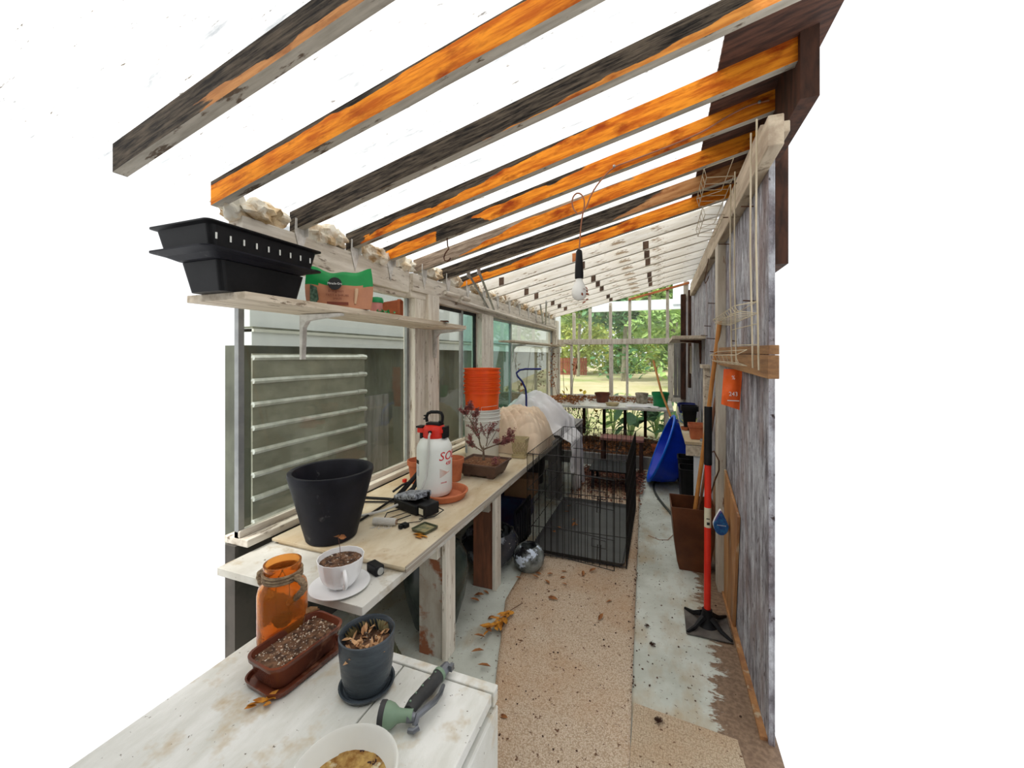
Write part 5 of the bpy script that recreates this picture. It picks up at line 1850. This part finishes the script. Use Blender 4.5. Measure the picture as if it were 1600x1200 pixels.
for k in range(24):
    a = R.uniform(0, 6.3)
    yl.leaf((.262 + .06 * math.cos(a), 4.15 + .05 * math.sin(a), .72 + R.uniform(0, .10)), .05, .018, a, R.uniform(-1.2, -.4), 0)
tag(yl.done('yellow_green_leaves', BUSH_Y), 'yellow green leaves tucked behind the tall black pot', 'leaves')
st_ = simple_pot('grey_stone', 'small grey green stone under the terracotta planter edge', GREY_BOARD, (.325, 3.50, .712), .02, .018, .02, cat='stone')
wbx = B().box(.20, .33, 5.02, 5.12, .712, .84)
tag(wbx.done('white_carton', BUCKET_WHITE), 'white carton behind the blue pot in the right corner', 'carton')

# far table pots
simple_pot('green_pot', 'bright green plastic pot with saucer on the far table', GREEN, (.015, 5.70, .712), .085, .108, .19, .004, saucer=.09)
simple_pot('pale_stone_pot', 'pale weathered pot beside the green one on the far table', STONE, (-.235, 6.0, .712), .075, .088, .145, .003)
simple_pot('brown_pot', 'round brown glazed pot on the far table in front of the mullion', BROWN_GLAZE, (-.78, 5.92, .712), .085, .108, .14, .006)
simple_pot('shallow_bowl', 'shallow yellowish bowl in front of the brown glazed pot', LATTICE, (-.60, 5.55, .712), .075, .095, .04)
simple_pot('small_white_cup', 'small pale cup near the left end of the far table', SIDING, (-1.16, 6.25, .712), .04, .05, .075, cat='cup')
q = B()
q.grid(24, 16, lambda u, v: (-.42 + u * .42, 5.45 + v * .3, .713 + .02 * max(0, mn.noise(Vector((u * 5, v * 4, 2)))) + .004))
tag(q.done('plastic_sheet', SHEET, smooth=True, solid=.002), 'crumpled white plastic sheet lying on the far table', 'sheet')
q = B()
for k in range(800):
    x = R.uniform(-1.56, .05)
    y = R.gauss(6.2, .14)
    if y > 6.42 or y < 5.6 or (R.random() < .5 and -1.0 < x < -.95):
        continue
    q.leaf((x, y, .714 + R.uniform(0, .05 * max(.2, 1 - abs(y - 6.2) * 4))), R.uniform(.03, .06), .025, R.uniform(0, 6.3), R.uniform(-.7, .2), R.uniform(-.8, .8))
for k in range(350):
    x = R.uniform(-1.56, -1.05)
    y = R.uniform(5.45, 6.0)
    q.leaf((x, y, .714 + R.uniform(0, .06)), R.uniform(.03, .06), .025, R.uniform(0, 6.3), R.uniform(-.7, .2), R.uniform(-.8, .8))
tag(q.done('leaf_litter', LEAF_DRY), 'heaped brown leaf litter along the back of the far table', 'leaves', kind='stuff')
# climbing vine in the far left corner
vn = thing('withered_vine', 'withered vine with rusty and yellow leaves in the far left corner', 'vine', (-1.35, 5.95, .712))
q, l2, l3 = B(), B(), B()
q.tube([(0, 0, 0), (-.03, .02, .4), (-.06, .1, .8), (-.15, .2, .86), (-.2, .1, .84)], .004, 5)
q.tube([(.08, 0, 0), (.13, 0, .3), (.19, .05, .6), (.14, .1, .82), (-.05, .15, .88)], .004, 5)
q.tube([(-.1, 0, 0), (-.2, -.1, .5), (-.18, .2, 1.0)], .003, 5)
for k in range(70):
    t = R.random()
    l2.leaf((-.17 + R.gauss(0, .03) - .04, .1 + R.gauss(0, .05), .15 + t * .72), R.uniform(.02, .05), .028, R.uniform(0, 6.3), R.uniform(-1, 1), R.uniform(-1, 1))
for k in range(12):
    l2.leaf((.16 + R.gauss(0, .02), .05, .55 + R.gauss(0, .08)), .04, .03, R.uniform(0, 6.3), R.uniform(-1, 1), R.uniform(-1, 1))
for p in ((.0, -.05, .10), (-.02, -.08, .06), (.06, -.1, .15), (.24, -.03, .14), (.30, -.05, .1), (.03, -.1, .04), (-.32, -1.1, .28), (-.34, -1.12, .2)):
    (l3 if p[2] < .18 and p[1] > -.5 else l2).leaf(p, .09, .06, R.uniform(0, 6.3), R.uniform(-1, -.4), R.uniform(-.5, .5))
q.done('vine_stem', STEM, vn)
l2.done('rusty_leaves', LEAF_DRY, vn)
l3.done('yellow_leaves', mat('bright_yellow_leaf', (.72, .56, .05), (.55, .4, .04), 20, rough=.6), vn)
# tangled dead plant under the far table
dp = thing('dead_bean_plant', 'tangled dead plant with dark leaves hanging under the far table', 'plant', (-1.1, 5.6, .13))
q, l2, l3 = B(), B(), B()
for k in range(12):
    x = R.uniform(-.28, .3)
    q.tube([(x * .6, R.uniform(-.1, .3), 0), (x, R.uniform(-.1, .1), .3), (x + R.uniform(-.1, .1), 0, .54)], .004, 4)
for k in range(230):
    l2.leaf((R.uniform(-.32, .34), R.uniform(-.15, .35), R.uniform(.18, .55)), R.uniform(.02, .05), .022, R.uniform(0, 6.3), R.uniform(-1.3, 1.3), R.uniform(-1, 1))
for k in range(6):
    l3.leaf((.30 + R.gauss(0, .02), -.2, .50 + R.gauss(0, .03)), .07, .05, R.uniform(0, 6.3), R.uniform(-1, 1), 0)
q.done('stems', STEM, dp)
l2.done('dark_leaves', DARK_BROWN, dp)
l3.done('yellow_leaves', MATS.get('bright_yellow_leaf'), dp)
tpt = simple_pot('bed_terracotta_pot', 'small terracotta pot in the planting bed beside the blue tub', TERRA, (-.03, 5.42, .14), .05, .065, .11, .004)

# ------------------------------------------------------------------ floor
cr = B()
def carp(u, v):
    y = 1.02 + v * 3.85
    xl = -.62 - .20 * min(1, max(0, (y - 1.45) / .65)) - .02 * min(1, max(0, (y - 2.1)))
    xr = -.105 - .032 * (y - 1.7)
    x = xl + (xr - xl) * u
    return (x + (.004 * mn.noise(Vector((0, y * 12, 1))) if u in (0, 1) else 0), y, .007 + .002 * mn.noise(Vector((x * 5, y * 5, 2))))
cr.grid(24, 130, carp)
o = cr.done('floor_carpet', CARPET, smooth=True, solid=.006)
tag(o, 'long beige looped carpet runner down the middle of the floor', 'carpet')
cm = B()
cm.grid(16, 10, lambda u, v: (-.095 + u * (.36 + .05 * (1 - v)) , 1.1 + v * (.56 - .03 * u), .006 + .001 * mn.noise(Vector((u * 4, v * 4, 2)))))
tag(cm.done('woven_mat', MAT_BEIGE, solid=.005), 'flat beige patterned mat in the bottom right corner', 'mat')

# leaves and debris
leaf0 = B().leaf((0, 0, .004), .06, .024, 0, -.12, .2, .3).done('dry_leaf', LEAF_DRY)
tag(leaf0, 'brown dry leaf lying loose on the floor or carpet', 'leaf', 'dry leaves scattered on the floor')
spots_ = [(-1.0, 2.08), (-.97, 2.1), (-.95, 2.04), (-.93, 2.12), (-.80, 2.33), (-.74, 2.42), (-.70, 2.37), (-.63, 2.45), (-.58, 2.42), (-.55, 2.5), (-.62, 2.33), (-.52, 2.36), (-.60, 2.2), (-.45, 2.48),
          (-.42, 2.55), (-.85, 1.92), (-.82, 1.84), (-.80, 1.78), (-.77, 1.7), (-.7, 1.62), (-.62, 1.40), (-.58, 1.42), (-.3, 2.1), (-.25, 2.3), (-.72, 3.1), (-.75, 3.3), (-.70, 3.45), (-.66, 3.2), (-.3, 3.9),
          (-.5, 4.0), (-.42, 4.1), (-.6, 4.15), (-.35, 4.3), (-.55, 4.4), (-.7, 4.3), (-.5, 4.55), (-.62, 4.6), (-.45, 4.7), (-.3, 4.6), (-.7, 4.75), (-.55, 4.85), (-.25, 4.8), (-.4, 4.9), (-.65, 4.95), (-.8, 4.85)]
leaf0.location = (spots_[0][0], spots_[0][1], .012)
for i, (x, y) in enumerate(spots_[1:]):
    c = leaf0.copy()
    C.objects.link(c)
    c.location = (x, y, .012 if x > -.83 and y > 1.5 else .004)
    c.rotation_euler = (R.uniform(-.2, .2), R.uniform(-.2, .2), R.uniform(0, 6.3))
    c.scale = (R.uniform(.6, 1.1),) * 3
bl = thing('fallen_leaf_sprig', 'sprig of orange yellow withered leaves lying on the carpet', 'leaf sprig', (-.76, 1.95, .014), math.radians(72))
q = B().tube([(-.13, .02, .006), (-.05, 0, .008), (.06, .01, .008), (.15, .0, .006)], .002, 5)
q.done('stem', STEM, bl)
for k in range(22):
    t = R.uniform(-.13, .06)
    B().leaf((t, .01 * R.uniform(-1, 1), .008), R.uniform(.05, .08), .026, PI + R.uniform(-1.0, 1.0), -.15, R.uniform(-.5, .5)).done('leaf', LEAF_YEL, bl)
q = B()
for k in range(420):
    x = R.uniform(-.1, .3)
    y = R.uniform(1.7, 4.6)
    if R.random() < .45:
        x = -.12 - .03 * (y - 1.7) + R.gauss(.01, .012)
    elif R.random() < .4:
        x, y = R.uniform(-.75, -.2), R.uniform(1.3, 2.6)
    q.blob((x, y, .012 if x < -.1 else .003), R.uniform(.0015, .005), 1, .3, 5, (1, 1, .5), seed=k)
tag(q.done('floor_debris', DARK_BROWN), 'dark crumbs of soil scattered over the floor and carpet edge', 'debris', kind='stuff')
q = B()
for k in range(2600):
    x = R.uniform(-.85, -.15)
    y = 4.95 - abs(R.gauss(0, .45))
    if y < 3.8 or y > 5.05:
        continue
    q.leaf((x, y, .012 + R.uniform(0, .02)), R.uniform(.02, .045), .02, R.uniform(0, 6.3), R.uniform(-.4, .2), R.uniform(-.6, .6))
tag(q.done('leaf_litter', mat('rusty_leaf_litter', (.24, .1, .06), (.12, .045, .03), 20, rough=.9)), 'rusty brown leaf litter on the floor before the planting bed', 'leaves', kind='stuff')
q = B()
for k in range(1500):
    q.leaf((R.uniform(-1.5, .3), R.uniform(5.2, 6.4), .14 + R.uniform(0, .03)), R.uniform(.03, .06), .026, R.uniform(0, 6.3), R.uniform(-.4, .2), R.uniform(-.6, .6))
tag(q.done('bed_leaf_litter', LEAF_DRY), 'dry leaves covering the soil of the raised planting bed', 'leaves', kind='stuff')
for k, (x, y, r, lab) in enumerate(((.0, 1.60, .013, 'fuzzy brown debris clump on the mat edge, bottom right'), (-.03, 2.03, .010, 'brown burr on the painted floor left of the tamper'), (-.06, 2.16, .008, 'smaller burr farther up the painted floor'))):
    q = B()
    for i in range(50):
        a, e = R.uniform(0, 6.3), R.uniform(0, 1.4)
        q.tube([(0, 0, .004), (r * 1.6 * math.cos(a) * math.cos(e), r * 1.6 * math.sin(a) * math.cos(e), .004 + r * math.sin(e))], .0009, 3)
    tag(q.done('burr', DARK_BROWN, loc=(x, y, .009 if y < 1.62 else .001)), lab, 'debris')
tw_ = B().tube([(-.08, 3.25, .004), (.0, 3.20, .004), (.06, 3.22, .004), (.11, 3.35, .004)], .0018, 5)
tag(tw_.done('string', CORD), 'thin brown cord lying on the painted floor beside the crate', 'cord')

# ------------------------------------------------------------------ wire crate
cx0, cx1, cy0, cy1, ch = -.865, -.20, 2.64, 3.76, .70
ck = thing('wire_dog_crate', 'black wire dog crate with grey tray standing on the carpet', 'dog crate', ((cx0 + cx1) / 2, (cy0 + cy1) / 2, .012))
ox, oy = (cx0 + cx1) / 2, (cy0 + cy1) / 2
X0, X1, Y0, Y1 = cx0 - ox, cx1 - ox, cy0 - oy, cy1 - oy
def panel(name, P, nu, zs, U, r=.0021, r2=.003, z0=.0, z1=ch):
    q = B()
    for i in range(nu + 1):
        t = i / nu
        p = P(t)
        q.tube([(p[0], p[1], z0), (p[0], p[1], z1)], r if 0 < i < nu else r2, 4)
    for z in zs:
        a, c_ = P(0), P(1)
        q.tube([(a[0], a[1], z), (c_[0], c_[1], z)], r2, 4)
    q.done(name, WIRE, U)
panel('front_panel', lambda t: (X0 + (X1 - X0) * t, Y0 + .035 * t), 16, (.01, .2, .45, ch), ck)
panel('back_panel', lambda t: (X0 + (X1 - X0) * t, Y1), 16, (.01, .25, .5, ch), ck)
panel('side_panel', lambda t: (X0, Y0 + (Y1 - Y0) * t), 30, (.01, .15, .3, .45, .58, ch), ck)
panel('side_panel', lambda t: (X1, Y0 + .035 + (Y1 - Y0 - .035) * t), 30, (.01, .15, .3, .45, .58, ch), ck)
q = B()
for x in (X0, X1):
    q.tube([(x, Y0, ch), (x, Y1, ch)], .003, 4)
for i in range(4):
    x = X0 + (X1 - X0) * (i + .5) / 4
    q.tube([(x, Y0, ch), (x, Y1, ch)], .0018, 4)
q.done('top_panel', WIRE, ck)
dr = B()
dA, dB = (X0 + .13, Y0 - .004), (X0 + .60, Y0 - .075)
def Pd(t): return (dA[0] + (dB[0] - dA[0]) * t, dA[1] + (dB[1] - dA[1]) * t)
for i in range(11):
    p = Pd(i / 10)
    dr.tube([(p[0], p[1], .03), (p[0], p[1], .60)], .0021 if 0 < i < 10 else .003, 4)
for z in (.03, .22, .41, .60):
    dr.tube([(*dA, z), (*dB, z)], .003, 4)
do = dr.done('door', WIRE, ck)
for z in (.16, .47):
    q = B()
    p = Pd(.78)
    q.tube([(p[0] - .04, p[1] - .008, z), (p[0] + .05, p[1] - .02, z), (p[0] + .05, p[1] - .02, z + .05), (p[0] - .04, p[1] - .008, z + .05)], .003, 4, closed=True)
    q.tube([(p[0], p[1] - .015, z + .02), (p[0] - .003, p[1] - .03, z - .08), (p[0] + .018, p[1] - .03, z - .085), (p[0] + .02, p[1] - .015, z + .02)], .003, 4)
    q.done('latch', WIRE, do)
q = B()
q.rings([rrect((X1 - X0) / 2 - .025, (Y1 - Y0) / 2 - .035, .03, .006), rrect((X1 - X0) / 2 - .012, (Y1 - Y0) / 2 - .022, .03, .035), rrect((X1 - X0) / 2 - .018, (Y1 - Y0) / 2 - .028, .028, .035), rrect((X1 - X0) / 2 - .03, (Y1 - Y0) / 2 - .04, .025, .012)])
q.done('tray', TRAY, ck)
for k in range(5):
    o = leaf0.copy()
    C.objects.link(o)
    o.location = (-.80 + R.uniform(0, .15), 3.0 + k * .14, .03)
    o.rotation_euler = (.1, -.1, R.uniform(0, 6))
    o['label'] = 'dry leaf lying in the grey tray of the dog crate'
    o['group'] = 'dry leaves in the crate tray'
# second low crate / wire lid behind, with straight bars
wl = thing('folded_wire_lid', 'small wire topped black tray standing behind the dog crate', 'tray', (-.48, 4.35, .0))
B().rings([rrect(.2, .2, .01, .2), rrect(.21, .21, .01, .215), rrect(.2, .2, .01, .215)]).done('tray_plate', CHAR, wl)
for x in (-.17, .17):
    for y in (-.17, .17):
        B().box(x - .015, x + .015, y - .015, y + .015, 0, .2).done('leg', CHAR, wl)

# ------------------------------------------------------------------ under the bench
mp_ = thing('marbled_pot', 'round black and white marbled pot sitting on the floor by the crate', 'pot', (-.80, 2.475, 0))
B().lathe([(.05, 0), (.075, .012), (.098, .05), (.103, .085), (.095, .12), (.075, .145), (.058, .158), (.052, .158), (.05, .15), (.06, .13), (.08, .08), (.05, .02)], 48, capt=True).done('pot_body', MARBLE, mp_, smooth=True)
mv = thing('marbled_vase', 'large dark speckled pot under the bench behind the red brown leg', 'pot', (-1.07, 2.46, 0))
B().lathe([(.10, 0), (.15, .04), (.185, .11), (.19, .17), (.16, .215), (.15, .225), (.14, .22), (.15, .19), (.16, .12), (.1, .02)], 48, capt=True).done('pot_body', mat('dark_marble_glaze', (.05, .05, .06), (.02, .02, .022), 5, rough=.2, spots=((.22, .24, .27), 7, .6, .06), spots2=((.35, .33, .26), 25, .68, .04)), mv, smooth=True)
dv = thing('dark_vase', 'tall bulging dark green glazed vase behind the nearest bench leg', 'vase', (-1.09, 1.80, 0))
B().lathe([(.08, 0), (.11, .02), (.15, .16), (.168, .28), (.16, .36), (.13, .41), (.10, .43), (.09, .43), (.12, .38), (.14, .2), (.08, .02)], 48, capt=True).done('vase_body', VASE, dv, smooth=True)
oj = thing('olive_jar', 'olive green glazed lidded jar in the dark under the bench end', 'jar', (-1.05, 1.28, 0))
B().lathe([(.07, 0), (.09, .02), (.11, .1), (.112, .16), (.10, .19), (.09, .2), (.088, .215), (.075, .225)], 40, capt=True).done('jar_body', OLIVE, oj, smooth=True)
B().lathe([(.082, .216), (.08, .235), (.055, .26), (.02, .272)], 32, capt=True).done('lid', OLIVE, oj, smooth=True)
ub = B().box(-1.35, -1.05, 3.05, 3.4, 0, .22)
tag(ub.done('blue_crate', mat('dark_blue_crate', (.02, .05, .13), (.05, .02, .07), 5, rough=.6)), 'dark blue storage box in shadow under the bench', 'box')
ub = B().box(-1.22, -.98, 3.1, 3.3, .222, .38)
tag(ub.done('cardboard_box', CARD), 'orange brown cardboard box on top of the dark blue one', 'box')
q = B()
for k in range(7):
    q.box(-.96 + 0, -.945, 2.62 + k * .055, 2.655 + k * .055, 0, .30)
q.box(-.96, -.945, 2.62, 2.985, .0, .04).box(-.96, -.945, 2.62, 2.985, .27, .30)
tag(q.done('slatted_crate_side', CHAR), 'dark slatted crate panel standing under the bench beside the dog crate', 'crate panel')
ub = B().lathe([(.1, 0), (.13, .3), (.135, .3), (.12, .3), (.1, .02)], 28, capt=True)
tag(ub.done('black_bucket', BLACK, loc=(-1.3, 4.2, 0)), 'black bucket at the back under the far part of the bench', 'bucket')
